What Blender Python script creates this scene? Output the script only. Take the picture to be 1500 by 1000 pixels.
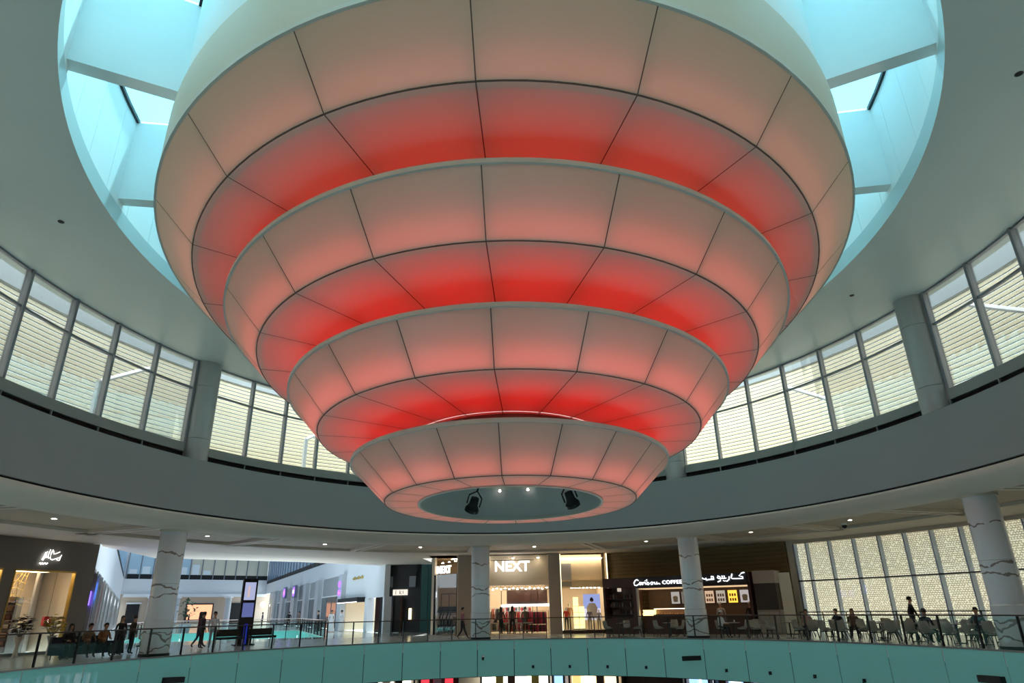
import bpy, bmesh, math, random
from mathutils import Vector, Matrix, Euler
random.seed(7)
for o in list(bpy.data.objects): bpy.data.objects.remove(o)
SC = bpy.context.scene; COL = SC.collection
# ------------------------------------------------------------------ camera
F_PX, PITCH, ROLL, YAW = 961.63, 0.387244, -0.01913, 0.006747
cp, sp, cy, sy = math.cos(PITCH), math.sin(PITCH), math.cos(YAW), math.sin(YAW)
fw = Vector((sy*cp, cy*cp, sp)); rt = Vector((cy, -sy, 0)); up = rt.cross(fw)
r2 = rt*math.cos(ROLL) + up*math.sin(ROLL); u2 = up*math.cos(ROLL) - rt*math.sin(ROLL)
cam_d = bpy.data.cameras.new('camera'); cam = bpy.data.objects.new('camera', cam_d); COL.objects.link(cam)
cam_d.sensor_fit = 'HORIZONTAL'; cam_d.sensor_width = 36.0; cam_d.lens = F_PX/1500*36; cam_d.clip_end = 2000
m3 = Matrix((r2, u2, -fw)).transposed(); cam.matrix_world = Matrix.Translation((0, -20, 1.587)) @ m3.to_4x4()
SC.camera = cam
# ------------------------------------------------------------------ world, sun, exposure
W = bpy.data.worlds.new('sky'); SC.world = W; W.use_nodes = True
bg = W.node_tree.nodes['Background']; bg.inputs[0].default_value = (0.76, 0.91, 1.0, 1); bg.inputs[1].default_value = 3.2
sun_d = bpy.data.lights.new('sun', 'SUN'); sun_d.energy = 14; sun_d.angle = math.radians(3); sun_d.color = (.97, .97, .95)
sun = bpy.data.objects.new('sun', sun_d); COL.objects.link(sun); sun.rotation_euler = (math.radians(-12), math.radians(3), 0)
vs = SC.view_settings; vs.view_transform = 'Standard'; vs.look = 'None'; vs.exposure = 0.0; vs.gamma = 1.0; vs.use_curve_mapping = False

# ------------------------------------------------------------------ helpers
S = 1.256                                   # the atrium is an ellipse, longer along the view
D2R = math.pi/180
def E(R, a, z=0.0): return Vector((R*math.sin(a*D2R), S*R*math.cos(a*D2R), z))
def frame(R, a, z=0.0):                     # local x along the ring, y outwards, z up
    t = Vector((math.cos(a*D2R), -S*math.sin(a*D2R), 0)).normalized(); p = E(R, a, z)
    return Matrix.Translation(p) @ Matrix.Rotation(math.atan2(t.y, t.x), 4, 'Z')
def line_frame(A, B, z=0.0):                # origin at A, x towards B, y to the left of it
    return Matrix.Translation((A[0], A[1], z)) @ Matrix.Rotation(math.atan2(B[1]-A[1], B[0]-A[0]), 4, 'Z')
MATS = {}
def mat(name, col, rough=.6, metal=0, spec=.5, emit=None, es=0, var=0.0, vscale=3.0, bump=0.0):
    if name in MATS: return MATS[name]
    m = bpy.data.materials.new(name); m.use_nodes = True; MATS[name] = m
    nt = m.node_tree; b = nt.nodes['Principled BSDF']
    b.inputs['Base Color'].default_value = (*col, 1); b.inputs['Roughness'].default_value = rough
    b.inputs['Metallic'].default_value = metal; b.inputs['Specular IOR Level'].default_value = spec
    if emit: b.inputs['Emission Color'].default_value = (*emit, 1); b.inputs['Emission Strength'].default_value = es
    if var or bump:
        tc = nt.nodes.new('ShaderNodeTexCoord'); nz = nt.nodes.new('ShaderNodeTexNoise')
        nz.inputs['Scale'].default_value = vscale; nz.inputs['Detail'].default_value = 4
        nt.links.new(tc.outputs['Object'], nz.inputs['Vector'])
        if var:
            mx = nt.nodes.new('ShaderNodeMixRGB'); mx.inputs[1].default_value = (*[c*(1-var) for c in col], 1)
            mx.inputs[2].default_value = (*[min(1, c*(1+var)) for c in col], 1)
            nt.links.new(nz.outputs['Fac'], mx.inputs[0]); nt.links.new(mx.outputs[0], b.inputs['Base Color'])
        if bump:
            bp = nt.nodes.new('ShaderNodeBump'); bp.inputs['Strength'].default_value = bump
            nt.links.new(nz.outputs['Fac'], bp.inputs['Height']); nt.links.new(bp.outputs[0], b.inputs['Normal'])
    return m
def glassmat(name, tint, refl=.06, rough=0.0):
    if name in MATS: return MATS[name]
    m = bpy.data.materials.new(name); m.use_nodes = True; MATS[name] = m; nt = m.node_tree
    nt.nodes.remove(nt.nodes['Principled BSDF']); out = nt.nodes['Material Output']
    tr = nt.nodes.new('ShaderNodeBsdfTransparent'); tr.inputs[0].default_value = (*tint, 1)
    gl = nt.nodes.new('ShaderNodeBsdfGlossy'); gl.inputs['Roughness'].default_value = rough
    fr = nt.nodes.new('ShaderNodeFresnel'); fr.inputs['IOR'].default_value = 1.45
    ad = nt.nodes.new('ShaderNodeMath'); ad.operation = 'MULTIPLY'; ad.inputs[1].default_value = refl/.04*.6
    ad.use_clamp = True
    mx = nt.nodes.new('ShaderNodeMixShader'); nt.links.new(fr.outputs[0], ad.inputs[0]); nt.links.new(ad.outputs[0], mx.inputs[0])
    nt.links.new(tr.outputs[0], mx.inputs[1]); nt.links.new(gl.outputs[0], mx.inputs[2]); nt.links.new(mx.outputs[0], out.inputs[0])
    return m
def translucent(name, col, tcol, fac, gloss=.08):
    if name in MATS: return MATS[name]
    m = bpy.data.materials.new(name); m.use_nodes = True; MATS[name] = m; nt = m.node_tree
    nt.nodes.remove(nt.nodes['Principled BSDF']); out = nt.nodes['Material Output']
    d = nt.nodes.new('ShaderNodeBsdfDiffuse'); d.inputs[0].default_value = (*col, 1)
    t = nt.nodes.new('ShaderNodeBsdfTranslucent'); t.inputs[0].default_value = (*tcol, 1)
    g = nt.nodes.new('ShaderNodeBsdfGlossy'); g.inputs['Roughness'].default_value = .35
    m1 = nt.nodes.new('ShaderNodeMixShader'); m1.inputs[0].default_value = fac
    m2 = nt.nodes.new('ShaderNodeMixShader'); m2.inputs[0].default_value = gloss
    nt.links.new(d.outputs[0], m1.inputs[1]); nt.links.new(t.outputs[0], m1.inputs[2])
    nt.links.new(m1.outputs[0], m2.inputs[1]); nt.links.new(g.outputs[0], m2.inputs[2]); nt.links.new(m2.outputs[0], out.inputs[0])
    return m
def emis(name, col, s): return mat(name, (.02, .02, .02), .6, emit=col, es=s)

class MB:
    def __init__(s): s.v = []; s.f = []
    def add(s, vs, fs):
        o = len(s.v); s.v += [tuple(v) for v in vs]; s.f += [tuple(i+o for i in f) for f in fs]; return s
    def box(s, x0, x1, y0, y1, z0, z1, M=None):
        vs = [Vector((x, y, z)) for z in (z0, z1) for y in (y0, y1) for x in (x0, x1)]
        if M: vs = [M @ v for v in vs]
        return s.add(vs, [(0,2,3,1),(4,5,7,6),(0,1,5,4),(2,6,7,3),(0,4,6,2),(1,3,7,5)])
    def rev(s, prof, a0, a1, n, closed=False, caps=False, full=False):   # sweep (R, z) profile round the ellipse
        k = len(prof); vs = []; fs = []; nn = n if full else n+1
        for i in range(nn):
            a = a0 + (a1-a0)*i/n
            vs += [E(R, a, z) for R, z in prof]
        for i in range(n):
            i2 = (i+1) % nn
            for j in range(k if closed else k-1):
                j2 = (j+1) % k
                fs.append((i*k+j, i2*k+j, i2*k+j2, i*k+j2))
        if caps and closed and not full:
            fs.append(tuple(range(k-1, -1, -1))); fs.append(tuple(n*k+j for j in range(k)))
        return s.add(vs, fs)
    def cyl(s, c, r0, r1, z0, z1, n=16, cap=True, sx=1, sy=1):
        vs = [(c[0]+r*sx*math.cos(2*math.pi*i/n), c[1]+r*sy*math.sin(2*math.pi*i/n), z) for r, z in ((r0, z0), (r1, z1)) for i in range(n)]
        fs = [(i, (i+1) % n, n+(i+1) % n, n+i) for i in range(n)]
        if cap: fs += [tuple(range(n-1, -1, -1)), tuple(range(n, 2*n))]
        return s.add(vs, fs)
    def lathe(s, prof, n=16, c=(0, 0)):
        vs = []; fs = []; k = len(prof)
        for i in range(n):
            a = 2*math.pi*i/n; vs += [(c[0]+r*math.cos(a), c[1]+r*math.sin(a), z) for r, z in prof]
        for i in range(n):
            for j in range(k-1): fs.append((i*k+j, ((i+1) % n)*k+j, ((i+1) % n)*k+j+1, i*k+j+1))
        return s.add(vs, fs)
    def tube(s, pts, r, n=6):
        pts = [Vector(p) for p in pts]; k = len(pts); vs = []; fs = []
        rs = r if isinstance(r, (list, tuple)) else [r]*k
        for i, p in enumerate(pts):
            d = (pts[min(i+1, k-1)]-pts[max(i-1, 0)]).normalized()
            a = d.cross(Vector((0, 0, 1))); a = a.normalized() if a.length > 1e-4 else Vector((1, 0, 0)); b = d.cross(a)
            vs += [p + (a*math.cos(2*math.pi*j/n) + b*math.sin(2*math.pi*j/n))*rs[i] for j in range(n)]
        for i in range(k-1):
            for j in range(n): fs.append((i*n+j, i*n+(j+1) % n, (i+1)*n+(j+1) % n, (i+1)*n+j))
        fs += [tuple(range(n-1, -1, -1)), tuple((k-1)*n+j for j in range(n))]
        return s.add(vs, fs)
    def poly(s, pts, z0, z1):
        n = len(pts); vs = [(x, y, z0) for x, y in pts] + [(x, y, z1) for x, y in pts]
        return s.add(vs, [tuple(range(n-1, -1, -1)), tuple(range(n, 2*n))] + [(i, (i+1) % n, n+(i+1) % n, n+i) for i in range(n)])
    def mesh(s, name, m=None, smooth=False):
        me = bpy.data.meshes.new(name); me.from_pydata(s.v, [], s.f)
        if m: me.materials.append(m)
        if smooth:
            me.polygons.foreach_set('use_smooth', [True]*len(me.polygons))
            try: me.set_sharp_from_angle(angle=.7)
            except Exception: pass
        me.update(); return me
    def build(s, name, m, parent=None, M=None, smooth=False): return link(name, s.mesh(name, m, smooth), parent, M)
def link(name, me, parent=None, M=None):
    o = bpy.data.objects.new(name, me); COL.objects.link(o)
    if M is not None: o.matrix_local = M
    if parent: o.parent = parent
    return o
def tag(o, label, cat, group=None):
    o['label'] = label; o['category'] = cat
    if group: o['group'] = group
    return o
def empty(name, M, label, cat, group=None):
    o = bpy.data.objects.new(name, None); o.empty_display_size = .2; COL.objects.link(o); o.matrix_world = M
    return tag(o, label, cat, group)
def struct(o, label=None, cat=None):
    o['kind'] = 'structure'
    if label: o['label'] = label
    if cat: o['category'] = cat
    return o
def copy_tree(o, parent=None):
    c = o.copy(); COL.objects.link(c)
    if parent: c.parent = parent
    for ch in o.children: copy_tree(ch, c)
    return c
def text_mesh(body, size, extrude, m, shear=0, bold=0, align='CENTER', space=1.0):
    cu = bpy.data.curves.new('t', 'FONT'); cu.body = body; cu.size = size; cu.extrude = extrude; cu.shear = shear; cu.offset = bold
    cu.align_x = align; cu.align_y = 'CENTER'; cu.resolution_u = 3; cu.space_character = space
    o = bpy.data.objects.new('t', cu); COL.objects.link(o)
    dg = bpy.context.evaluated_depsgraph_get(); dg.update()
    me = bpy.data.meshes.new_from_object(o.evaluated_get(dg)); bpy.data.objects.remove(o)
    me.transform(Matrix.Rotation(math.pi/2, 4, 'X'))
    me.materials.clear(); me.materials.append(m); return me

def strokes(parent, name, lines, r, m, y=0.0):
    mb = MB()
    for l in lines: mb.tube([(x, y, z) for x, z in l], r, 6)
    return mb.build(name, m, parent)

# ------------------------------------------------------------------ materials
m_ceil = mat('ceiling_paint', (.50, .57, .56), .38, spec=.35, var=.03, vscale=.6)
m_par = mat('parapet_paint', (.31, .33, .33), .45, spec=.3, var=.04, vscale=.4)
m_cove = mat('cove_paint', (.62, .59, .54), .6, var=.03)
m_soff = mat('soffit_paint', (.74, .65, .55), .65, var=.04)
m_white = mat('drum_white', (.82, .82, .80), .6, var=.02)
m_black = mat('black_gap', (.006, .006, .007), .7)
m_dark = mat('dark_metal', (.03, .032, .035), .4, .6)
m_grey = mat('grey_metal', (.42, .43, .43), .42, .3, var=.06, vscale=1.5)
m_mull = mat('mullion_alu', (.27, .28, .31), .4, .5)
m_sill = mat('sill_metal', (.30, .32, .31), .5, .2)
m_fab = translucent('lamp_fabric', (.95, .87, .73), (.95, .88, .82), .42, .05)
m_rim = mat('lamp_rim', (.66, .64, .58), .5)
m_frame = mat('lamp_frame', (.15, .11, .09), .6)
m_band = mat('drum_band_paint', (.66, .61, .50), .5)
m_in = mat('lamp_inside', (.62, .62, .62), .8)
m_hole = mat('lamp_recess', (.72, .72, .62), .6)
m_win = glassmat('window_glass', (.97, .98, .98), .04)
m_sky = glassmat('skylight_glass', (.61, .93, 1.0), .03)
m_rail = glassmat('rail_glass', (.93, .97, .96), .008)
m_slat = translucent('louvre_slat', (.97, .90, .74), (1.0, .94, .78), .55, .0)
m_floor = mat('marble_floor', (.54, .53, .51), .15, spec=.5, var=.12, vscale=1.2)
m_hand = mat('handrail', (.06, .045, .04), .35, .5)

# ------------------------------------------------------------------ atrium shell
struct(MB().rev([(12.06, 12.65), (16.75, 12.86), (17.15, 12.9), (17.15, 13.25), (12.06, 13.2)], -180, 180, 180, closed=True, full=True).build('ceiling_atrium', m_ceil, smooth=True),
       'grey painted ring ceiling around the round skylight opening', 'ceiling')
struct(MB().rev([(15.9, 5.78), (15.9, 8.07), (15.98, 8.11), (16.25, 8.11), (16.25, 7.85), (25.6, 7.85), (25.6, 5.5), (16.3, 5.5), (16.3, 5.78)], -180, 180, 180, closed=True, full=True).build('wall_parapet', m_par, smooth=True),
       'dark grey curved parapet wall under the high windows', 'wall')
struct(MB().rev([(16.06, 5.70), (16.06, 5.78)], -180, 180, 180, full=True).build('trim_1', m_black), 'black painted shadow in the groove under the parapet', 'trim')  # black strip stands for the shade at the back of the groove
struct(MB().rev([(16.3, 5.74), (15.9, 5.70), (15.9, 5.62), (16.0, 5.5), (16.2, 5.36), (16.6, 5.22), (17.5, 5.2), (17.5, 5.36), (21.6, 5.36), (21.6, 5.2), (25.6, 5.2), (25.6, 5.5), (16.3, 5.5)], -180, 180, 180, closed=True, full=True).build('ceiling_walkway', m_soff, smooth=True),
       'beige soffit with curved edge over the walkway', 'ceiling')
struct(MB().rev([(17.52, 5.34), (21.58, 5.34), (21.58, 5.355), (17.52, 5.355)], -180, 180, 180, closed=True, full=True).build('ceiling_tray', mat('tray_paint', (.50, .41, .31), .65, var=.05)), 'brownish recessed ceiling tray over the walkway', 'ceiling')
# radial ribs across the walkway ceiling
for k, a in enumerate([-118, -99.5, -81, -62.6, -44, -25.3, -6.3, 14.6, 34.8, 50.6, 66.2, 81.5, 100, 118]):
    M = frame(17.4, a)
    tr = MB().box(-.38, -.08, -.05, 5.2, 5.2, 5.37, M).box(.08, .38, -.05, 5.2, 5.2, 5.37, M).build('trim_%d' % (k+2), m_soff)
    struct(tr, 'slotted rib across the walkway ceiling', 'trim')
    MB().box(-.08, .08, -.05, 5.2, 5.29, 5.33, M).build('slot_recess', m_dark, tr)
# walkway floor and edge, lower level
struct(MB().rev([(16.96, 0), (25.6, 0), (25.6, -.5), (16.96, -.5)], -180, 180, 180, closed=True, full=True).build('floor', m_floor), 'polished beige stone walkway floor', 'floor')
struct(MB().rev([(17.3, -.5), (25.6, -.5), (25.6, -1.7), (17.3, -1.7)], -180, 180, 120, closed=True, full=True).build('ceiling_lower', mat('lower_ceiling', (.5, .48, .44), .6)), 'ceiling over the lower level', 'ceiling')
struct(MB().poly([tuple(E(26, a)[:2]) for a in range(0, 360, 6)][::-1], -6.2, -6).build('floor_lower', m_floor), 'polished lower level floor', 'floor')

# teal glass fascia panels
m_teal_glow = mat('teal_glass_glow', (.08, .32, .29), .04, spec=.6, var=.12, vscale=.35, emit=(.36, .82, .76), es=.12)  # even emission put into the glass to brighten it; no lamps behind
fas = empty('glass_fascia', Matrix.Identity(4), 'teal back-painted glass band with added glow below the walkway edge', 'fascia')
ST = 7.05
for k in range(-16, 17):
    a0 = .2+ST*k+.07; a1 = .2+ST*(k+1)-.07
    MB().rev([(16.94, -1.87), (16.94, -.03), (16.99, -.03), (16.99, -1.87)], a0, a1, 8, closed=True, caps=True).build('panel', m_teal_glow, fas)
MB().rev([(17.0, -1.9), (17.0, -.03), (17.2, -.03), (17.2, -1.9)], -113, 120, 120, closed=True, caps=True).build('backing', m_dark, fas)
MB().rev([(16.90, -.03), (16.90, .03), (17.06, .03), (17.06, -.03)], -113, 120, 120, closed=True, caps=True).build('edge_cap', mat('edge_steel', (.25, .26, .26), .35, .8), fas)
# railing
rail = empty('glass_railing', Matrix.Identity(4), 'frameless glass balustrade with dark handrail along the walkway edge', 'railing')
a = -113.0
PA = []
while a < 117: PA.append(a); a += 4.6
for i, a in enumerate(PA[:-1]):
    MB().rev([(16.97, .03), (16.97, 1.06), (16.99, 1.06), (16.99, .03)], a+.1, PA[i+1]-.1, 4, closed=True, caps=True).build('glass_panel', m_rail, rail)
    MB().box(-.022, .022, -.04, .04, .0, 1.09, frame(16.99, a)).build('post', m_dark, rail)
MB().rev([(16.94, 1.08), (16.94, 1.13), (17.02, 1.13), (17.02, 1.08)], -113, PA[-1], 160, closed=True, caps=True).build('handrail', m_hand, rail, smooth=True)
# fixtures on the fascia
for a in (-58.5, 33.3, 75.9):
    M = frame(16.93, a, -.92)
    o = empty('wall_speaker', M, {-58.5: 'black bar speaker on the teal fascia below the column beside the hall', 33.3: 'black bar speaker on the teal fascia below the column before the coffee kiosk', 75.9: 'black bar speaker on the teal fascia below the column by the patterned windows'}[a], 'speaker')
    tl = Matrix.Rotation({-58.5: .05, 33.3: -.06, 75.9: -.02}[a], 4, 'Y')
    MB().box(-.5, .5, -.16, .0, -.11, .11, tl).build('housing', m_black, o); MB().box(-.47, .47, -.175, -.16, -.09, .09, tl).build('grille', m_dark, o)
for i, a in enumerate([-52.6, -45.5, -38.5, -31.4, -24.4, -17.3, -10.3, 3.8, 10.8, 17.9, 25.0, 39.0, 46.1, 52.9, 59.9, 67]):
    if i < 7: continue
    o = empty('fascia_camera', frame(16.93, a, -1.42), 'tiny black fixture on the lower edge of the teal fascia', 'fixture', 'black fixtures on the fascia')
    MB().cyl((0, -.05), .07, .07, -.07, .07, 10).build('body', m_black, o); MB().tube([(0, -.08, 0), (.05, -.2, -.05)], .035).build('lens', m_dark, o)
o = empty('dome_camera', frame(16.93, -5.8, -.9), 'small white and black camera on the teal fascia below a column', 'fixture')
MB().cyl((0, -.06), .09, .09, .02, .12, 10).build('housing', m_white, o); MB().cyl((0, -.06), .05, .07, -.14, .02, 10).build('lens', m_black, o)

# ------------------------------------------------------------------ clerestory
RW = 16.6
cols = [-104, -61.4, -6.1, 34.6, 79.1, 122, 165, -147]
spans = [(-102.1, -63.4, 6.6), (-59.5, -8.1, 6.3), (-4.1, 32.7, 6.1), (36.5, 77.1, 6.75), (81.1, 120, 6.4), (124, 163, 6.5), (167, 211, 6.5), (-145, -106, 6.5)]
wn = 0
for a0, a1, step in spans:
    n = round((a1-a0)/step); vis = not (a0 > 110 or a1 < -105)
    for i in range(n):
        b0 = a0+(a1-a0)*i/n; b1 = a0+(a1-a0)*(i+1)/n; wn += 1
        mb = MB().box(-.06, .06, -.12, .12, 8.8, 12.86, frame(RW, b0))
        if i == n-1: mb.box(-.06, .06, -.12, .12, 8.8, 12.86, frame(RW, b1))
        w = struct(mb.build('window_%d' % wn, m_mull), 'clerestory window bay with grey mullions above the parapet', 'window')
        MB().rev([(RW-.05, 11.42), (RW-.05, 11.50), (RW+.05, 11.50), (RW+.05, 11.42)], b0, b1, 4, closed=True).build('transom', m_mull, w)
        MB().rev([(RW-.06, 12.78), (RW-.06, 12.87), (RW+.06, 12.87), (RW+.06, 12.78)], b0, b1, 4, closed=True).build('head_rail', m_mull, w)
        MB().rev([(RW-.16, 8.46), (RW-.16, 8.86), (RW+.1, 8.86), (RW+.1, 8.46)], b0, b1, 4, closed=True).build('sill', m_sill, w)
        MB().box(-.02, .02, -.17, -.1, 8.05, 8.5, frame(RW, b0)).build('slot_divider', m_sill, w)
        for z0, z1 in ((8.86, 11.42), (11.5, 12.78)):
            MB().rev([(RW-.012, z0), (RW-.012, z1), (RW+.012, z1), (RW+.012, z0)], b0+.2, b1-.2, 4, closed=True).build('pane', m_win, w)
struct(MB().rev([(16.62, 7.8), (16.62, 8.5)], -180, 180, 180, full=True).build('trim_slot', m_black), 'black sheet for the dark of the slot between parapet and window sill', 'trim')  # black sheet painted in for the darkness inside the slot
for i, a in enumerate(cols):
    if a in (165, -147): continue
    o = empty('steel_column', frame(16.55, a, 7.9), {-104: 'round grey metal column between clerestory windows past the salon', -61.4: 'round grey metal column between high windows above the hall opening', -6.1: 'round grey metal column behind the red lantern', 34.6: 'round grey metal column beside the lowest lantern tier', 79.1: 'round grey metal column between high windows above the patterned glazing', 122: 'round grey metal column between high windows over the cafe end'}[a], 'column')
    MB().cyl((0, 0), .60, .60, 0, 1.2, 28).build('lower_drum', m_grey, o, smooth=True); MB().cyl((0, 0), .60, .60, 1.215, 3.7, 28).build('middle_drum', m_grey, o, smooth=True)
    MB().cyl((0, 0), .60, .60, 3.715, 4.98, 28).build('upper_drum', m_grey, o, smooth=True)
# louvre screen on the roof outside the windows
lou = struct(MB().rev([(19.50, 7.80), (19.50, 7.95), (19.66, 7.95), (19.66, 7.80)], -180, 180, 120, closed=True, full=True).build('wall_louvre', m_sill), 'cream slatted roof screen outside the high windows', 'wall')
PIT = .205; z = 7.95; m_slat_shade = mat('slat_shade_grey', (.16, .155, .14), .7)
while z < 13.5:
    MB().rev([(19.36, z), (19.46, z+PIT+.01), (19.475, z+PIT+.01), (19.375, z)], -180, 180, 120, closed=True, full=True).build('slat', m_slat, lou)
    MB().rev([(19.345, z-.004), (19.352, z+.024), (19.40, z+.024), (19.40, z-.004)], -180, 180, 120, closed=True, full=True).build('slat_shade_strip', m_slat_shade, lou); z += PIT  # grey strips added as the painted shade line under each slat
MB().rev([(19.3, 13.55), (19.3, 14.9), (19.66, 14.9), (19.66, 13.55)], -180, 180, 120, closed=True, full=True).build('coping', mat('coping_grey', (.42, .45, .45), .6), lou)
struct(MB().rev([(16.9, 7.84), (19.6, 7.86)], -180, 180, 120, full=True).build('floor_roof', mat('roof_membrane', (.72, .72, .70), .8)), 'pale roof between windows and louvre screen', 'floor')
m_brace = mat('brace_white', (.72, .74, .74), .5)
for k, (a, d) in enumerate([(-72.5, 1), (-40, 1), (87, -1), (60, -1)]):
    o = empty('roof_brace', frame(18.6, a, 7.86), ['white angled steel brace outside the high windows by the hall column', 'white steel brace outside high windows beside the red lantern', 'white angled steel brace outside the high windows over the patterned glazing', 'white steel brace outside high windows over the coffee kiosk'][k], 'brace')
    MB().box(-.09, .09, -.09, .09, 0, 3.2).build('post', m_brace, o); MB().tube([(0, 0, 3.2), (d*2.6, .1, 4.7)], .11, 6).build('strut', m_brace, o)

# ------------------------------------------------------------------ skylight drum
wd = struct(MB().rev([(12.3, 13.0), (12.3, 16.5), (12.36, 16.5), (12.36, 13.0)], -180, 180, 96, closed=True, full=True).build('wall_drum', m_white), 'white skylight drum wall above the ring ceiling', 'wall')
for k in range(60):
    MB().rev([(12.08, 12.66), (12.08, 16.3), (12.28, 16.3), (12.28, 12.66)], k*6+.03-3, k*6+5.97-3, 4, closed=True, caps=True).build('panel', m_white, wd)
fins = [-101+22.5*k for k in range(16)]
sk = struct(MB().rev([(12.0, 16.28), (12.0, 16.4), (12.1, 16.4), (12.1, 16.28)], -180, 180, 120, closed=True, full=True).build('window_skylight', m_dark), 'ring skylight of tinted glass over the atrium', 'window')
MB().rev([(9.82, 16.28), (9.82, 16.4), (9.9, 16.4), (9.9, 16.28)], -180, 180, 120, closed=True, full=True).build('inner_frame', m_dark, sk)
for k, a in enumerate(fins):
    o = struct(MB().box(-.2, .2, -2.5, .1, 13.42, 16.3, frame(12.1, a)).build('trim_fin_%d' % k, m_white), 'deep white radial fin under the skylight', 'trim')
    MB().rev([(9.9, 16.33), (12.0, 16.33), (12.0, 16.36), (9.9, 16.36)], a+.05, a+22.45, 10, closed=True, caps=True).build('pane', m_sky, sk)

# ------------------------------------------------------------------ lantern
lan = empty('tiered_lantern', Matrix.Translation((0, 0, 4.4)), 'giant glowing red four-tiered lantern hanging under the skylight', 'lamp')
LI = Matrix.Translation((0, 0, -4.4))
tiers = [(9.95, 10.77, 9.05, 9.89, 6.3), (8.20, 9.00, 7.33, 8.05, 4.5), (6.45, 7.19, 5.62, 6.24, 2.95), (4.65, 5.43, 3.68, 4.48, 2.71)]
def patch(p0, p1, a0, a1, n=6, m=3, fl=.05):
    # curved sheet between two (R, z) points with edges turned in
    mb = MB(); vs = []; fs = []
    (R0, z0), (R1, z1) = p0, p1
    for i in range(n+1):
        a = a0+(a1-a0)*i/n
        for j in range(m+1):
            t = j/m; vs.append(E(R0+(R1-R0)*t, a, z0+(z1-z0)*t))
    k = m+1
    for i in range(n):
        for j in range(m): fs.append((i*k+j, i*k+j+1, (i+1)*k+j+1, (i+1)*k+j))
    mb.add(vs, fs); return mb
dr = MB().rev([(9.97, 10.79), (9.97, 12.3), (9.8, 12.32), (9.8, 16.35), (9.0, 16.35), (9.0, 12.3), (9.8, 10.79)], -180, 180, 140, closed=True, full=True).build('drum', m_band, lan, LI, smooth=True)
MB().rev([(9.79, 12.34), (9.79, 16.3), (9.83, 16.3), (9.83, 12.34)], -180, 180, 140, closed=True, full=True).build('drum_liner', m_white, dr, smooth=True)
RED = [(1, .018, .010), (1, .004, .003), (1, .004, .004), (1, .16, .11)]
PNK = [(1, .24, .18), (1, .13, .10), (1, .13, .11), (1, .17, .13)]
RS = [.95, 1.4, 1.6, 1.5]; PS = [.85, 1.4, 1.85, 1.8]
for ti, (RL, zl, RS_, zs, RC) in enumerate(tiers):
    # shell: rim, top cover, divider, core
    t = MB().rev([(RL+.03, zl), (RL+.03, zl+.10), (RL-.02, zl+.12), (RC, zl+.12), (RC, zl+.06), (RL-.05, zl+.06), (RL-.05, zl)], -180, 180, 140, closed=True, full=True).build('tier', m_rim, lan, LI, smooth=True)
    core_bot = zs
    MB().rev([(RC-.02, zs), (RC-.02, zl+.08)], -180, 180, 100, full=True).build('core', m_in, t, smooth=True)
    MB().rev([(RS_-.10, zs+.02), (RL-.75, zl+.06), (RL-.79, zl+.06), (RS_-.14, zs+.02)], -180, 180, 100, closed=True, full=True).build('divider', m_in, t)
    for k in range(20):
        a0 = 3+18*k; a1 = a0+18; g = .012/RL*57.3; g2 = .013/RS_*57.3
        patch((RL-.02, zl), (RS_+.008, zs+.012), a0+g, a1-g).build('panel', m_fab, t, smooth=True)
        patch((RS_-.02, zs), (RC-.004, zs), a0+g2, a1-g2, m=4).build('panel', m_fab, t, smooth=True)
    fr = MB()
    for k in range(20):
        a0 = 3+18*k; M = frame(RL, a0)
        P0 = E(RL-.02, a0, zl); P1 = E(RS_, a0, zs); P2 = E(RC, a0, zs); tv = M.to_3x3() @ Vector((1, 0, 0))
        for A, B, ua, ub in ((P0, P1, Vector((0, 0, .05)), Vector((0, 0, .42))), (P1, P2, Vector((0, 0, .34)), Vector((0, 0, .34)))):
            q = tv*.011
            fr.add([A-q, A+q, B+q, B-q, A-q+ua, A+q+ua, B+q+ub, B-q+ub], [(0,1,2,3),(7,6,5,4),(0,4,5,1),(1,5,6,2),(2,6,7,3),(3,7,4,0)])
    fr.rev([(RS_+.008, zs-.002), (RS_+.008, zs+.05), (RS_-.018, zs+.05), (RS_-.018, zs-.002)], -180, 180, 140, closed=True, full=True)
    fr.build('frame', m_frame, t)
    # LED strips inside the light box
    RN = tiers[ti+1][0] if ti < 3 else RC+.6
    rb = RN-.95 if ti < 3 else RC+.4; zb = zs+.62
    MB().rev([(rb-.35, zb), (rb+(1.4 if ti < 3 else .3), zb)], -180, 180, 80, full=True).build('led_strip', emis('led_red_%d' % ti, RED[ti], RS[ti]), t)
    ra = RS_+.06
    MB().rev([(RS_-.03, zs+.12), (RS_+.12, zs+.66)], -180, 180, 80, full=True).build('led_strip', emis('led_pink_%d' % ti, PNK[ti], PS[ti]), t)
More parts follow.
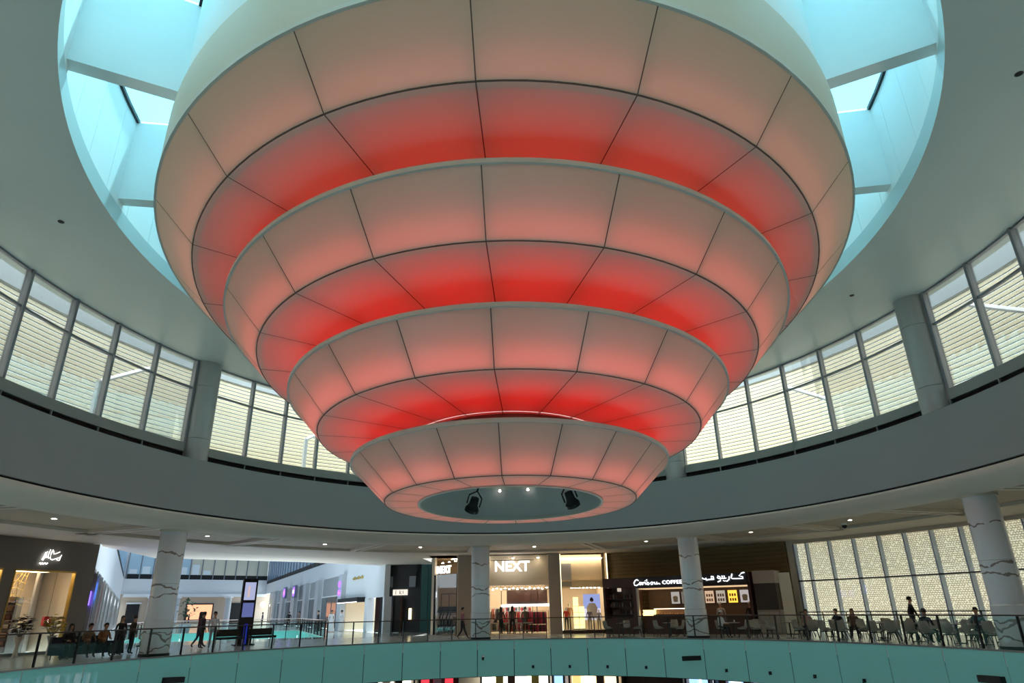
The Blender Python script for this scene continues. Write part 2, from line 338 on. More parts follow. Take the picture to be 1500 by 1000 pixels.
# cores joining the tiers
for ti in range(3):
    RC = tiers[ti][4]; MB().rev([(RC, tiers[ti+1][1]+.12), (RC, tiers[ti][3]+.02)], -180, 180, 100, full=True).build('neck', mat('neck_paint', (.22, .15, .13), .7), lan, LI, smooth=True)
rec = MB().rev([(2.70, 4.46), (2.70, 6.1), (0.001, 6.1)], -180, 180, 80, full=True).build('recess', m_hole, lan, LI, smooth=True)
MB().rev([(2.67, 4.44), (2.67, 4.52), (2.74, 4.52), (2.74, 4.44)], -180, 180, 80, closed=True, full=True).build('recess_ring', m_rim, rec, smooth=True)
for k, (x, y, tlt) in enumerate([(-1.27, 2.2, .35), (1.97, 1.4, -.4)]):
    o = empty('spotlight', Matrix.Translation((x, y, 4.72)) @ Matrix.Rotation(tlt, 4, 'Y') @ Matrix.Rotation(.5, 4, 'X'), ['black spotlight in the lantern recess, tilted towards the hall', 'black spotlight in the lantern recess, tilted towards the coffee kiosk'][k], 'spotlight')
    MB().lathe([(0, .38), (.13, .36), (.15, .12), (.2, .02), (.21, -.1), (.17, -.1), (.12, 0), (0, .02)], 18).build('housing', m_black, o, smooth=True)
    MB().lathe([(.22, -.02), (.235, -.02), (.235, -.12), (.22, -.12)], 18).build('front_ring', m_dark, o)
    MB().tube([(-.22, 0, .1), (-.22, 0, .4), (0, 0, .6), (.22, 0, .4), (.22, 0, .1)], .025).build('yoke', m_black, o); MB().tube([(0, 0, .58), (0, 0, 1.35)], .03).build('stem', m_black, o)
for k, (x, y, z) in enumerate([(-.37, 3.2, 5.42), (.61, 3.15, 5.44)]):
    o = empty('recess_bulb', Matrix.Translation((x, y, z)), 'small white bulb on the lantern recess wall', 'bulb', 'bulbs in the lantern recess')
    MB().lathe([(0, -.05), (.04, -.03), (.05, 0), (.03, .05), (0, .06)], 10).build('globe', emis('bulb_white', (1, .95, .85), 5), o, smooth=True)
    MB().box(-.03, .03, .03, .16, -.02, .02).build('holder', m_dark, o)
# small black holes in the ring ceiling
for a, R in ((-99.8, 13.7), (119.6, 13.55), (79.6, 13.71), (150, 13.7), (-150, 13.7), (30, 13.7), (-40, 13.7)):
    if R == 13.7 and a in (150, -150, 30, -40): continue
    o = empty('ceiling_spot', Matrix.Translation(E(R, a, 12.735)), {-99.8: 'small black recessed spot in the ring ceiling on the salon side', 119.6: 'larger black recessed spot in the ring ceiling on the cafe side', 79.6: 'small black recessed spot in the ring ceiling above the grey cafe side column'}[a], 'downlight')
    MB().cyl((0, 0), .09, .09, -.03, .05, 14).build('trim_ring', m_dark, o); MB().cyl((0, 0), .065, .065, -.035, -.03, 14).build('aperture', m_black, o)

# walkway downlights
dl = empty('ceiling_downlight', frame(19.4, -72.5, 5.338), 'round recessed downlight glowing in the walkway ceiling', 'downlight', 'walkway downlights')
MB().lathe([(.10, 0), (.14, 0), (.14, -.03), (.10, -.03)], 14).build('trim_ring', m_white, dl); MB().cyl((0, 0), .10, .10, -.02, -.01, 14).build('lens', emis('downlight_lens', (1, .88, .70), 300), dl)
for a in (-110, -91, -52.9, -34.3, -17.2, 4.4, 25.3, 43.3, 58.2, 73, 91, 110):
    c = copy_tree(dl); c.matrix_world = frame(19.4, a, 5.338)
wc = empty('dome_camera', frame(20.2, 56.2, 5.335), 'white and black dome camera under the walkway ceiling by the patterned windows', 'camera')
MB().cyl((0, 0), .13, .13, -.12, 0, 14).build('base', m_white, wc, smooth=True); MB().lathe([(.12, -.12), (.12, -.18), (.07, -.26), (0, -.28)], 14).build('dome', m_black, wc, smooth=True)

# ------------------------------------------------------------------ marble columns
def marble():
    m = mat('column_marble', (.62, .62, .62), .25, spec=.5); nt = m.node_tree; b = nt.nodes['Principled BSDF']
    tc = nt.nodes.new('ShaderNodeTexCoord'); sx = nt.nodes.new('ShaderNodeSeparateXYZ'); nt.links.new(tc.outputs['Object'], sx.inputs[0])
    nz = nt.nodes.new('ShaderNodeTexNoise'); nz.inputs['Scale'].default_value = 2.2; nz.inputs['Detail'].default_value = 6; nt.links.new(tc.outputs['Object'], nz.inputs['Vector'])
    def M(op, a, b_=None, c=None):
        n = nt.nodes.new('ShaderNodeMath'); n.operation = op
        for i, q in enumerate((a, b_, c)):
            if q is None: continue
            if isinstance(q, (int, float)): n.inputs[i].default_value = q
            else: nt.links.new(q, n.inputs[i])
        return n.outputs[0]
    ax = M('ABSOLUTE', sx.outputs['X']); total = None
    for zc, sl, w in ((4.05, .35, .035), (2.68, .28, .05), (2.50, -.25, .03), (.55, .75, .05), (.42, -.4, .04), (.8, .3, .03)):
        cz = M('ADD', M('MULTIPLY', ax, sl), M('MULTIPLY', nz.outputs['Fac'], .45)); d = M('ABSOLUTE', M('SUBTRACT', sx.outputs['Z'], M('ADD', cz, zc-.22)))
        nw = M('MULTIPLY', M('GREATER_THAN', nz.outputs['Fac'], .40), w*.8); v = M('LESS_THAN', d, nw)
        total = v if total is None else M('MAXIMUM', total, v)
    cr = nt.nodes.new('ShaderNodeMixRGB'); cr.inputs[1].default_value = (.74, .76, .79, 1); cr.inputs[2].default_value = (.20, .15, .12, 1)
    nt.links.new(M('MULTIPLY', total, .85), cr.inputs[0]); nt.links.new(cr.outputs[0], b.inputs['Base Color']); return m
m_marb = marble()
for a, lb in ((-60.15, 'white marble column at the railing beside the long hall'), (-6.1, 'white marble column in front of the fashion shop pillar'), (34.0, 'white marble column in front of the coffee kiosk'), (77.8, 'white marble column beside the patterned windows'), (-104, 'white marble column past the salon'), (120, 'white marble column at the cafe end')):
    o = empty('marble_column', frame(17.75, a), lb, 'column')
    ma = m_marb
    MB().cyl((0, 0), .585, .585, .12, 1.42, 32).build('base_drum', ma, o, smooth=True); MB().cyl((0, 0), .555, .555, 1.43, 2.9, 32).build('lower_shaft', ma, o, smooth=True)
    MB().cyl((0, 0), .555, .555, 2.91, 5.22, 32).build('upper_shaft', ma, o, smooth=True)
    MB().cyl((0, 0), .62, .62, 0, .12, 32).build('plinth', m_dark, o, smooth=True); MB().cyl((0, 0), .61, .61, 5.12, 5.24, 32).build('collar', m_soff, o, smooth=True)

# ------------------------------------------------------------------ outer walls of the walkway
m_wall = mat('wall_paint', (.42, .40, .37), .6, var=.03)
m_tan = mat('tan_stone', (.46, .37, .28), .5, var=.06)
m_pill = mat('pillar_beige', (.40, .34, .28), .45, var=.04)
m_cream = mat('shop_cream', (.72, .60, .44), .6, var=.03)
m_wood = mat('dark_wood', (.055, .022, .015), .4, var=.2, vscale=6)
m_bronze = mat('bronze_board', (.26, .18, .075), .45, .2, var=.15, vscale=5)
m_gold = mat('gold', (.6, .42, .12), .3, .8)
m_steel = mat('steel', (.45, .46, .47), .3, .9)
m_lit = emis('lit_white', (1, .97, .92), 3)
m_warm = emis('warm_panel', (1, .72, .42), 7)
m_coolp = emis('cool_panel', (.85, .93, 1), 4)
def wring(name, a0, a1, z0, z1, R, m, lab, th=.15):
    return struct(MB().rev([(R, z0), (R, z1), (R+th, z1), (R+th, z0)], a0, a1, max(4, int(abs(a1-a0)/3)), closed=True, caps=True).build(name, m), lab, 'wall')
wring('wall_back_left', -180, -78, 0, 5.2, 25.4, m_wall, 'plain grey wall behind the walkway')
wring('wall_back_right', 82, 180, 0, 5.2, 25.4, m_wall, 'plain grey wall past the patterned windows')
wring('wall_lower', -180, 180, -6, -1.7, 24.6, m_wall, 'lower level wall behind the shops')
# bronze boarded wall behind the kiosk
bw = wring('wall_bronze', 15.2, 43.6, 0, 5.2, 24.75, m_wood, 'dark bronze wall of horizontal boards behind the coffee kiosk')
for a0, a1 in ((15.4, 29.3), (29.5, 43.5)):
    for k in range(21):
        z0 = .06+k*.245
        MB().rev([(24.62, z0), (24.58, z0+.22), (24.74, z0+.22), (24.74, z0)], a0, a1, 8, closed=True, caps=True).build('board', m_bronze, bw)
# patterned glazing
def pattern():
    m = translucent('pattern_screen', (.84, .80, .70), (.95, .91, .80), .55, 0); nt = m.node_tree
    tc = nt.nodes.new('ShaderNodeTexCoord'); uv = nt.nodes.new('ShaderNodeMapping'); nt.links.new(tc.outputs['Object'], uv.inputs[0])
    br = nt.nodes.new('ShaderNodeTexBrick'); br.offset = .5
    for nm, v in (('Scale', 1.0), ('Mortar Size', .02), ('Brick Width', .14), ('Row Height', .10), ('Mortar Smooth', .2)): br.inputs[nm].default_value = v
    nz = nt.nodes.new('ShaderNodeTexNoise'); nz.inputs['Scale'].default_value = 9; nt.links.new(tc.outputs['Object'], nz.inputs['Vector'])
    cx = nt.nodes.new('ShaderNodeSeparateXYZ'); cc = nt.nodes.new('ShaderNodeCombineXYZ'); nt.links.new(tc.outputs['Object'], cx.inputs[0])
    nt.links.new(cx.outputs['X'], cc.inputs[0]); nt.links.new(cx.outputs['Z'], cc.inputs[1]); nt.links.new(cc.outputs[0], br.inputs['Vector'])
    g = nt.nodes.new('ShaderNodeMath'); g.operation = 'MULTIPLY'; nt.links.new(br.outputs['Fac'], g.inputs[0])
    r = nt.nodes.new('ShaderNodeMath'); r.operation = 'GREATER_THAN'; r.inputs[1].default_value = .42; nt.links.new(nz.outputs['Fac'], r.inputs[0]); nt.links.new(r.outputs[0], g.inputs[1])
    for n in list(nt.nodes):
        if n.type in ('BSDF_DIFFUSE', 'BSDF_TRANSLUCENT'):
            mx = nt.nodes.new('ShaderNodeMixRGB'); mx.inputs[1].default_value = n.inputs[0].default_value; mx.inputs[2].default_value = (.40, .36, .28, 1)
            nt.links.new(g.outputs[0], mx.inputs[0]); nt.links.new(mx.outputs[0], n.inputs[0])
    return m
m_pat = pattern()
m_mull2 = mat('mullion_sky_tint', (.33, .40, .52), .3, .5)  # blue of the reflected sky put into the mullion colour
gw = [44.4, 46.1, 49.0, 52.0, 55.0, 57.9, 60.8, 63.8, 66.8, 69.8, 72.8, 75.8, 78.8, 81.8]
wring('wall_window_edge', 43.55, 44.35, 0, 5.2, 24.72, mat('edge_cream', (.72, .70, .62), .6), 'narrow cream wall strip between bronze boards and patterned glazing')
wring('wall_window_head', 44, 82, 5.0, 5.2, 24.75, m_soff, 'soffit edge above the patterned glazing')
for i in range(len(gw)-1):
    b0, b1 = gw[i], gw[i+1]
    mb = MB().box(-.032, .032, -.05, .30, 0, 5.05, frame(24.8, b0))
    if i == 0: mb = MB().box(-.16, .10, -.05, .32, 0, 5.05, frame(24.8, b0))
    w = struct(mb.build('window_%d' % (100+i), m_mull2), 'tall window bay of patterned glazing beside the cafe seats', 'window')
    MB().rev([(24.75, 2.82), (24.75, 2.9), (24.95, 2.9), (24.95, 2.82)], b0, b1, 3, closed=True).build('transom', mat('transom_dark', (.10, .11, .12), .4, .4), w)
    for z0, z1 in ((.05, 2.8), (2.92, 5.0)):
        MB().rev([(24.83, z0), (24.83, z1), (24.85, z1), (24.85, z0)], b0+.15, b1-.15, 3, closed=True).build('pane', m_win, w)
    M = frame(25.25, (b0+b1)/2); hw = (E(25.25, b1)-E(25.25, b0)).length/2-.008
    o = MB().box(-hw, hw, 0, .03, 0, 5.6).build('screen_panel', m_pat, w, M)
MB_out = MB().poly([tuple(E(R, a)[:2]) for R, a in [(25.5, 40), (60, 40), (60, 95), (25.5, 95)]] , -.3, -.1)
struct(MB_out.build('floor_outside', mat('pale_paving', (.6, .56, .48), .8)), 'pale paving outside the patterned glazing', 'floor')

# ------------------------------------------------------------------ salon on the left
SA, SB = (-24.95, 7.35), (-21.99, 16.63)
FS = line_frame(SA, SB); L0 = 4.34   # u of the old origin
m_taupe = mat('taupe_panel', (.20, .19, .175), .4, var=.03)
def P(M, *b): return M
def shell(name, M, boxes, m, lab):
    mb = MB()
    for b in boxes: mb.box(*b, M)
    return struct(mb.build(name, m), lab, 'wall')
w1 = (L0+1.11, L0+4.34); w0 = (L0-3.2, L0+.56); Ls = 9.74
shell('wall_salon', FS, [(0, w0[0], 0, .2, 0, 5.2), (w0[0], w0[1], 0, .2, 3.75, 5.2), (w0[1], w1[0], 0, .2, 0, 5.2), (w1[0], w1[1], 0, .2, 3.76, 5.2), (w1[1], Ls, 0, .2, 0, 5.2), (w0[0], w0[1], 0, .2, 0, .12), (w1[0], w1[1], 0, .2, 0, .12)], m_taupe, 'taupe shopfront wall with two tall display windows')
for k_, b_ in enumerate([(0, Ls-.2, 3.2, 3.3, 0, 4), (0, Ls-.2, .2, 3.3, 3.85, 3.95), (-.1, 0, .2, 3.3, 0, 4), (Ls-.26, Ls-.2, .2, 3.3, 0, 4)]): shell('wall_salon_inner_%d' % k_, FS, [b_], m_cream, 'cream inner wall of the salon')
for k, (u0, u1) in enumerate((w0, w1)):
    w = struct(MB().box(u0, u0+.05, -.03, .2, .1, 3.75, FS).box(u1-.05, u1, -.03, .2, .1, 3.75, FS).box(u0, u1, -.03, .2, 3.7, 3.77, FS).build('window_%d' % (200+k), m_gold), 'tall salon display window with thin gilt frame', 'window')
    MB().box(u0+.05, u1-.05, .08, .1, .12, 3.7, FS).build('pane', m_win, w)
    pn = MB().box(u0+.3, u1-.3, 1.0, 2.2, 3.78, 3.84, FS).build('ceiling_light_panel', m_warm); tag(pn, ['warm ceiling light panel in the salon, over the flowers', 'warm ceiling light panel in the salon, over the shelves and red box'][k], 'light')
sg = empty('shop_sign', FS @ Matrix.Translation((L0+2.75, -.08, 4.45)), 'white glowing script sign on the taupe shopfront', 'sign')
strokes(sg, 'lettering', [[(-.38,.14),(-.42,-.02),(-.50,-.22),(-.44,-.24),(-.38,-.10),(-.30,.18)], [(-.34,.04),(-.30,-.12),(-.22,-.06),(-.24,.04)], [(-.16,.28),(-.22,.05),(-.18,-.14),(-.12,-.1)], [(-.02,.28),(-.10,.08),(-.06,-.16),(.06,-.2)]], .019, m_lit)
strokes(sg, 'flourish', [[(.0,.24),(.06,.08),(.2,.12),(.36,.2)], [(.06,-.18),(.25,-.12),(.42,-.06),(.5,.06)], [(.25,-.12),(.32,-.2),(.42,-.2),(.46,-.04)]], .018, m_lit)
strokes(sg, 'small_lettering', [[(-.56,-.36),(-.5,-.42),(-.44,-.36),(-.38,-.41),(-.3,-.36),(-.22,-.4),(-.16,-.35)]], .03, m_lit)
# salon display: shelves with goods, lattice, lamps, red box, flowers
for k, u in enumerate((L0+1.75, L0-.6)):
    o = empty('display_shelf', FS @ Matrix.Translation((u, 1.3, .12)), ['dark shelf unit of stacked goods in the salon window under the sign', 'dark shelf unit of stacked goods behind the flower urns'][k], 'shelf')
    for j in range(6): MB().box(-.6, .6, -.25, .25, .25+j*.38, .29+j*.38).build('shelf_board', m_wood, o)
    for x in (-.6, .56): MB().box(x, x+.04, -.25, .25, 0, 2.3).build('side_panel', m_wood, o)
    for j in range(6):
        for i in range(4):
            c = random.choice([(.3, .1, .06), (.5, .3, .15), (.18, .06, .04), (.6, .5, .4)])
            q = MB().box(-.12, .12, -.16, .16, 0, .17+.08*random.random()).build('goods_box', mat('goods%d' % int(c[0]*100), c, .6), None, FS @ Matrix.Translation((u-.42+i*.28, 1.28, .415+j*.38)))
            lb_ = 'small %s goods box on the dark shelf unit %s' % ({.3: 'rust', .5: 'tan', .18: 'maroon', .6: 'cream'}[c[0]], ['under the salon sign', 'behind the salon flower urns'][k]); tag(q, lb_, 'box', lb_+' set')
o = empty('wire_lattice', FS @ Matrix.Translation((L0+2.3, 1.4, 2.0)), 'gilt criss-cross wire lattice hanging in the salon window', 'decoration')
for k in range(9):
    MB().tube([(-.6+.15*k, 0, 1.7), (-.6+.15*((k*3) % 9), .05, 0)], .014, 4).build('wire', m_gold, o)
for k in range(5): MB().tube([(-.5, .02, .2+.33*k), (.1, 0, .35+.33*k), (.6, .02, .2+.33*k)], .014, 4).build('wire', m_gold, o)
MB().tube([(-.6, 0, 1.72), (.6, 0, 1.72)], .02).build('hanging_bar', m_gold, o)
for x in (-.5, .5): MB().tube([(x, 0, 1.72), (x, 0, 1.84)], .008, 4).build('hanging_wire', m_gold, o)
o = empty('red_box', FS @ Matrix.Translation((L0+3.75, .55, 1.45)), 'red box with white star hanging in the salon window corner', 'box')
MB().box(-.2, .2, -.08, .08, -.22, .22).build('case', mat('red_paint', (.5, .02, .02), .4), o)
MB().add([(.09*math.cos(k*math.pi/5+math.pi/2)*(1 if k % 2 == 0 else .42), -.085, .09*math.sin(k*math.pi/5+math.pi/2)*(1 if k % 2 == 0 else .42)) for k in range(10)], [tuple(range(10))]).build('star', m_lit, o)
MB().tube([(0, 0, .22), (0, 0, 2.38)], .01, 4).build('cord', m_dark, o)
o = empty('display_counter', FS @ Matrix.Translation((L0+3.1, 1.9, 0)), 'grey counter with mirror and papers inside the salon', 'counter')
MB().box(-.5, .5, -.3, .3, 0, 1.1).build('body', m_grey, o); MB().box(-.55, .55, -.35, .35, 1.1, 1.15).build('top', m_white, o); MB().box(-.45, .45, .25, .3, 1.2, 2.6).build('mirror', mat('mirror', (.6, .65, .65), .1, 1), o); MB().box(-.4, .4, .3, .34, 1.15, 2.6).build('mirror_back', m_grey, o)
# floor lamps / flower urns in front of the salon
def urn(M, lab, petals, col):
    o = empty('flower_urn', M, lab, 'flowers', 'flower urns before the salon')
    MB().lathe([(0, 0), (.16, 0), (.1, .1), (.07, .5), (.2, .8), (.22, .85), (.18, .85), (0, .8)], 14).build('urn', mat('urn_white', (.6, .56, .5), .4), o, smooth=True)
    rnd = random.Random(lab); st = MB()
    for k in range(26):
        a = rnd.random()*6.28; r = .42*math.sqrt(rnd.random()); h = 1.15+.55*rnd.random()*(1-r)
        st.tube([(0, 0, .8), (.5*r*math.cos(a), .5*r*math.sin(a), 1.0), (r*math.cos(a), r*math.sin(a), h)], .009, 4)
    for k in range(85):
        a = rnd.random()*6.28; r = .48*math.sqrt(rnd.random()); h = 1.0+.75*rnd.random()*(1-.6*r)
        c = Vector((r*math.cos(a), r*math.sin(a), h)); fb = MB()
        for j in range(5):
            t = j*1.257; d = Vector((math.cos(t), math.sin(t), .35))*.15; e = Vector((-math.sin(t), math.cos(t), 0))*.08
            fb.add([c, c+d*.6+e, c+d, c+d*.6-e], [(0, 1, 2, 3)])
        fb.build('blossom', petals if k % 3 else col, o)
    st.build('stems', mat('stem_green', (.08, .14, .04), .6), o)
m_yel = mat('petal_yellow', (.75, .60, .03), .5); m_pale = mat('petal_pale', (.7, .62, .4), .5); m_drk = mat('petal_dark', (.09, .03, .05), .6)
urn(FS @ Matrix.Translation((L0-.6, -1.3, 0)), 'urn of dark red flowers in front of the salon wall', m_drk, m_pale)
urn(FS @ Matrix.Translation((L0+.95, -1.5, 0)), 'urn of dark and pale flowers in front of the salon window', m_drk, m_pale)
urn(FS @ Matrix.Translation((L0+2.35, -1.7, 0)), 'urn of bright yellow flowers in front of the salon window', m_yel, m_pale)

# ------------------------------------------------------------------ the long hall behind
m_hw = mat('hall_white', (.74, .75, .76), .55, var=.02); m_hgl = mat('hall_glass', (.10, .12, .13), .08, spec=.8); m_hp = mat('hall_pillar', (.50, .52, .54), .4)
m_hfl = mat('hall_floor', (.45, .43, .40), .1, var=.1)
NL, NR, FR_, FL_ = (-26, 27), (-13.5, 31.5), (-22.5, 55), (-35, 49)
HL0, HL1, HR0, HR1 = (-21.99, 16.63), (-67, 101), (-11, 38.5), (-48, 117)
def fpoly(name, pts, lab): return struct(MB().poly(pts, -.5, -.002).build(name, m_hfl), lab, 'floor')
ring = [tuple(E(25.5, a)[:2]) for a in range(-60, -11, 4)]
fpoly('floor_hall_near', ring + [(-5, 38), HR0, NR, NL, HL0][0:], 'hall floor beside the walkway')
fpoly('floor_hall_left', [HL0, NL, FL_, (-40.5, 51.5)], 'hall floor along the shops'); fpoly('floor_hall_right', [NR, HR0, (-19.5, 56.6), FR_], 'hall floor along the white wall')
fpoly('floor_hall_far', [FL_, FR_, (-19.5, 56.6), HR1, HL1, (-40.5, 51.5)], 'far hall floor')
struct(MB().poly([tuple(E(25.5, a)[:2]) for a in range(-59, -11, 4)] + [(-6.3, 37.5), (-11, 38.4), (-16.0, 32.5), (-23.9, 26.2), (-22.5, 17.7)], 5.2, 5.5).build('ceiling_hall_near', m_soff), 'pale ceiling between the walkway and the hall', 'ceiling')
struct(MB().poly([(-11, 38.4), HR1, HL1, (-22.5, 17.7), (-23.9, 26.2), (-16, 32.5)], 13.2, 13.3).build('ceiling_hall_dimmer', glassmat('hall_dimmer', (.42, .46, .50), .02)), 'unseen tinted glass roof added to dim the hall', 'ceiling')  # unseen roof sheet added to cut the daylight falling into the hall
# second void: fascia panels and rail
vo = empty('void_railing', Matrix.Identity(4), 'teal glass fascia and balustrade around the second void in the hall', 'railing')
for A, B in ((FL_, FR_), (NR, FR_), (FL_, NL), (NL, NR)):
    L = math.dist(A, B); M = line_frame(A, B); n = int(L/2.4)
    for k in range(n):
        MB().box(L*k/n+.03, L*(k+1)/n-.03, -.05, .0, -1.87, -.05, M).build('panel', m_teal_glow, vo); MB().box(L*k/n+.05, L*(k+1)/n-.05, -.02, .0, .03, 1.05, M).build('glass_panel', m_rail, vo)
        MB().box(L*k/n-.025, L*k/n+.025, -.05, .05, 0, 1.08, M).build('post', m_dark, vo)
    MB().box(0, L, -.05, .04, 1.07, 1.13, M).build('handrail', mat('rail_pink', (.45, .36, .33), .4), vo)
# hall walls
FRW = line_frame(HR1, HR0); LR = math.dist(HR1, HR0)
def ur(u): return LR-u
hw = shell('wall_hall_right', FRW, [(0, LR, 0, .4, 5.2, 7.55), (ur(13.4), LR+1.5, -.05, .4, 2.72, 5.2), (ur(4.7), ur(3.7), -.1, .5, 0, 2.72), (ur(-1.4), ur(-1.9), -.1, .5, 0, 2.72)], m_hw, 'white hall wall with bulkhead above the shops')
for k in range(30): MB().box(LR*k/30+.12, LR*(k+1)/30-.12, -.03, .0, 7.0, 7.55, FRW).build('slot', m_black, hw)
for k in range(28):
    u = LR*k/28
    w = struct(MB().box(u-.06, u+.06, 0, .2, 7.5, 13.2, FRW).build('window_%d' % (300+k), m_mull), 'upper window bay of the hall above the white bulkhead', 'window')
    MB().box(u+.06, u+LR/28-.06, .1, .14, 7.5, 13.2, FRW).build('pane', mat('hall_window', (.25, .42, .62), .15), w)
for k, (u0, u1) in enumerate([(14.9, 13.2), (28.5, 26.4), (37.4, 35.4), (48.2, 44.9), (60.2, 57), (70, 67)]):
    tag(MB().box(ur(u0), ur(u1), -.5, .1, 0, 5.18, FRW).build('hall_pillar', m_hp), ['grey hall pillar with two small purple emblems', 'plain grey hall pillar between dark glass shopfronts, first past the emblem pillar', 'plain grey hall pillar, second past the emblem pillar', 'grey hall pillar beside a round purple logo', 'grey hall pillar beside a pink and purple logo', 'farthest grey hall pillar near the tan shopfronts'][k], 'pillar')
for k, (u0, u1) in enumerate([(13.2, -1.9), (26.4, 14.9), (35.4, 28.5), (44.9, 37.4), (57, 48.2), (67, 60.2), (80, 70)]):
    if k == 0: continue
    o = empty('glass_shopfront', FRW @ Matrix.Translation((ur(u0)+.08, .05, 0)), ['', 'dark glass shopfront with bright interior people beside the emblem pillar', 'dark glass shopfront between plain grey hall pillars', 'grey shopfront under a round purple logo', 'grey shopfront under a pink and purple logo', 'dark glass shopfront past the purple logos', 'pale shopfront at the hall corner'][k], 'shopfront')
    Lw = u0-u1-.16; n = max(2, int(Lw/2.6)); MB().box(0, Lw, 0, .1, 3.3, 5.18).build('fascia', mat('shopfront_grey', (.33, .34, .35), .3), o)
    for j in range(n): MB().box(Lw*j/n+.04, Lw*(j+1)/n-.04, 0, .06, .02, 3.2).build('pane', m_hgl, o)
    for j in range(n+1): MB().box(min(max(Lw*j/n-.04, 0), Lw-.08), min(max(Lw*j/n+.04, .08), Lw), -.04, .1, 0, 3.3).build('mullion', m_mull, o)
    MB().box(0, Lw, -.08, .1, 3.2, 3.32).build('header', m_white, o)
m_pur = emis('logo_purple', (.22, .08, 1), 3.5); m_pk = emis('logo_pink', (1, .15, .6), 3)
for k, (u, z) in enumerate(((43.0, 4.4), (55.5, 4.5))):
    o = empty('round_logo', FRW @ Matrix.Translation((ur(u+.3 if k == 0 else u-2.5), -.9, z)), ['round purple glowing logo above a grey shopfront', 'purple logo with a pink edge above a grey shopfront'][k], 'sign')
    MB().add([(1.0*math.cos(t/10*math.pi), 0, .62*math.sin(t/10*math.pi)) for t in range(20)], [tuple(range(20))]).build('disc', m_pur, o)
    MB().box(-1.2, 1.2, .02, .3, -.8, .8).build('panel', mat('logo_panel', (.2, .2, .3), .4), o); MB().box(-.5, .5, -.03, -.01, -.2, .2).build('mark', m_pk if k else m_lit, o)
for k, z in enumerate((4.25, 3.45)):
    o = empty('pillar_emblem', FRW @ Matrix.Translation((ur(14.05), -.55, z)), ['upper purple emblem on the grey hall pillar', 'lower purple and pink emblem on the grey hall pillar'][k], 'sign')
    MB().tube([(.45*math.cos(t/8*math.pi), 0, .25*math.sin(t/8*math.pi)) for t in range(15)], .07, 5).build('loop', m_pur, o); MB().box(-.15, .35, -.04, .04, -.06, .06).build('bar', m_pk if k else m_pur, o)
# three dark discs on the white panel and the shops under it
for k in range(3):
    o = empty('wall_lamp', FRW @ Matrix.Translation((ur(9.3-1.5*k), -.1, 4.55)), 'small bronze lamp on the white hall panel', 'lamp', 'bronze lamps on the white hall panel')
    MB().box(-.3, .3, -.15, .05, -.09, .09).build('head', m_gold, o); MB().box(-.04, .04, -.05, .05, .09, .2).build('bracket', m_gold, o)
shell('wall_hall_shop', FRW, [(ur(13.2), ur(4.7), 3, 3.1, 0, 2.72), (ur(13.2), ur(4.7), 0, 3, 2.62, 2.7), (ur(13.2)-.1, ur(13.2), 0, 3, 0, 2.72), (ur(4.7), ur(4.7)+.1, .5, 3, 0, 2.72)], mat('shop_peach', (.75, .6, .42), .6), 'bright inner wall of the small hall shop')
shell('wall_hall_dark_shop', FRW, [(ur(3.7), ur(-1.4), 1.5, 1.6, 0, 2.72), (ur(1.2), ur(1.0), -.02, 1.5, 0, 2.72)], m_wood, 'dark inner wall of the shop under the white panel')
tag(MB().box(ur(12.6), ur(5.4), .6, 2.4, 2.5, 2.58, FRW).build('ceiling_light_panel', emis('hall_shop_panel', (1, .8, .55), .5)), 'bright ceiling light panel in the small hall shop', 'light')
o = empty('shop_awning', FRW @ Matrix.Translation((ur(9), -.3, 2.72)), 'flat black awning over the small hall shop', 'awning'); MB().box(-4.2, 4.2, -.5, .25, -.28, .12).build('box', m_black, o); MB().box(-4.2, 4.2, -.53, -.5, -.3, -.24).build('edge', m_lit, o)
# far wall
FFW = line_frame(HL1, HR1); LF = math.dist(HL1, HR1)
fwll = shell('wall_hall_far', FFW, [(-2, LF+2, 0, .4, 5.2, 7.7), (0, LF, -.6, .3, 4.7, 5.2), (LF-.1, LF+2, .2, .4, 7.7, 13.2), (-2, 0.1, .2, .4, 7.7, 13.2)], m_hw, 'white bulkhead at the far end of the hall')
MB().box(0, LF, .1, .5, 7.7, 8.5, FFW).build('slot', m_black, fwll)
shell('wall_hall_end', FFW, [(-2, LF+2, .3, .6, 0, 5.2)], mat('tan_wall', (.55, .44, .34), .6), 'tan shop wall at the far end of the hall')
for k in range(12):
    w = struct(MB().box(LF*k/12-.08, LF*k/12+.08, 0, .2, 7.7, 13, FFW).build('window_%d' % (340+k), m_mull), 'upper window bay at the far end of the hall', 'window')
    MB().box(LF*k/12+.08, LF*(k+1)/12-.08, .12, .16, 8.5, 13, FFW).build('pane', mat('far_pane_blue', (.50, .66, .75), .2) if k < 5 else mat('far_pane_cream', (.72, .66, .52), .5), w)
    if k < 7: MB().box(LF*k/12+.3, LF*(k+1)/12-.5, .05, .1, 8.55, 9.3+.5*(k % 3)).build('painted_reflection', mat('far_reflection_white', (.8, .85, .88), .4), w, FFW)  # white boxes stand in for reflections in the far panes
o = empty('lit_shop_screen', FFW @ Matrix.Translation((13.0, .1, 0)), 'orange-pink lit shop screen at the far end of the hall', 'screen'); MB().box(-2.2, 2.2, 0, .15, .9, 3.4).build('display', emis('orange_screen', (1, .45, .25), 1.5), o); MB().box(-2.4, 2.4, .02, .18, .7, 3.6).build('bezel', m_dark, o)
for k, u in enumerate((4.5, 8.5, 17.5)):
    o = empty('far_column', FFW @ Matrix.Translation((u, -1.2, 0)), ['pale round column at the far hall wall beside the left shops', 'pale round column beside the orange lit screen, on its column side', 'pale round column beside the dark far shop opening'][k], 'column'); MB().cyl((0, 0), .6, .6, 0, 4.7, 16).build('shaft', m_hp, o, smooth=True); MB().cyl((0, 0), .8, .8, 4.5, 4.72, 16).build('capital', m_hw, o)
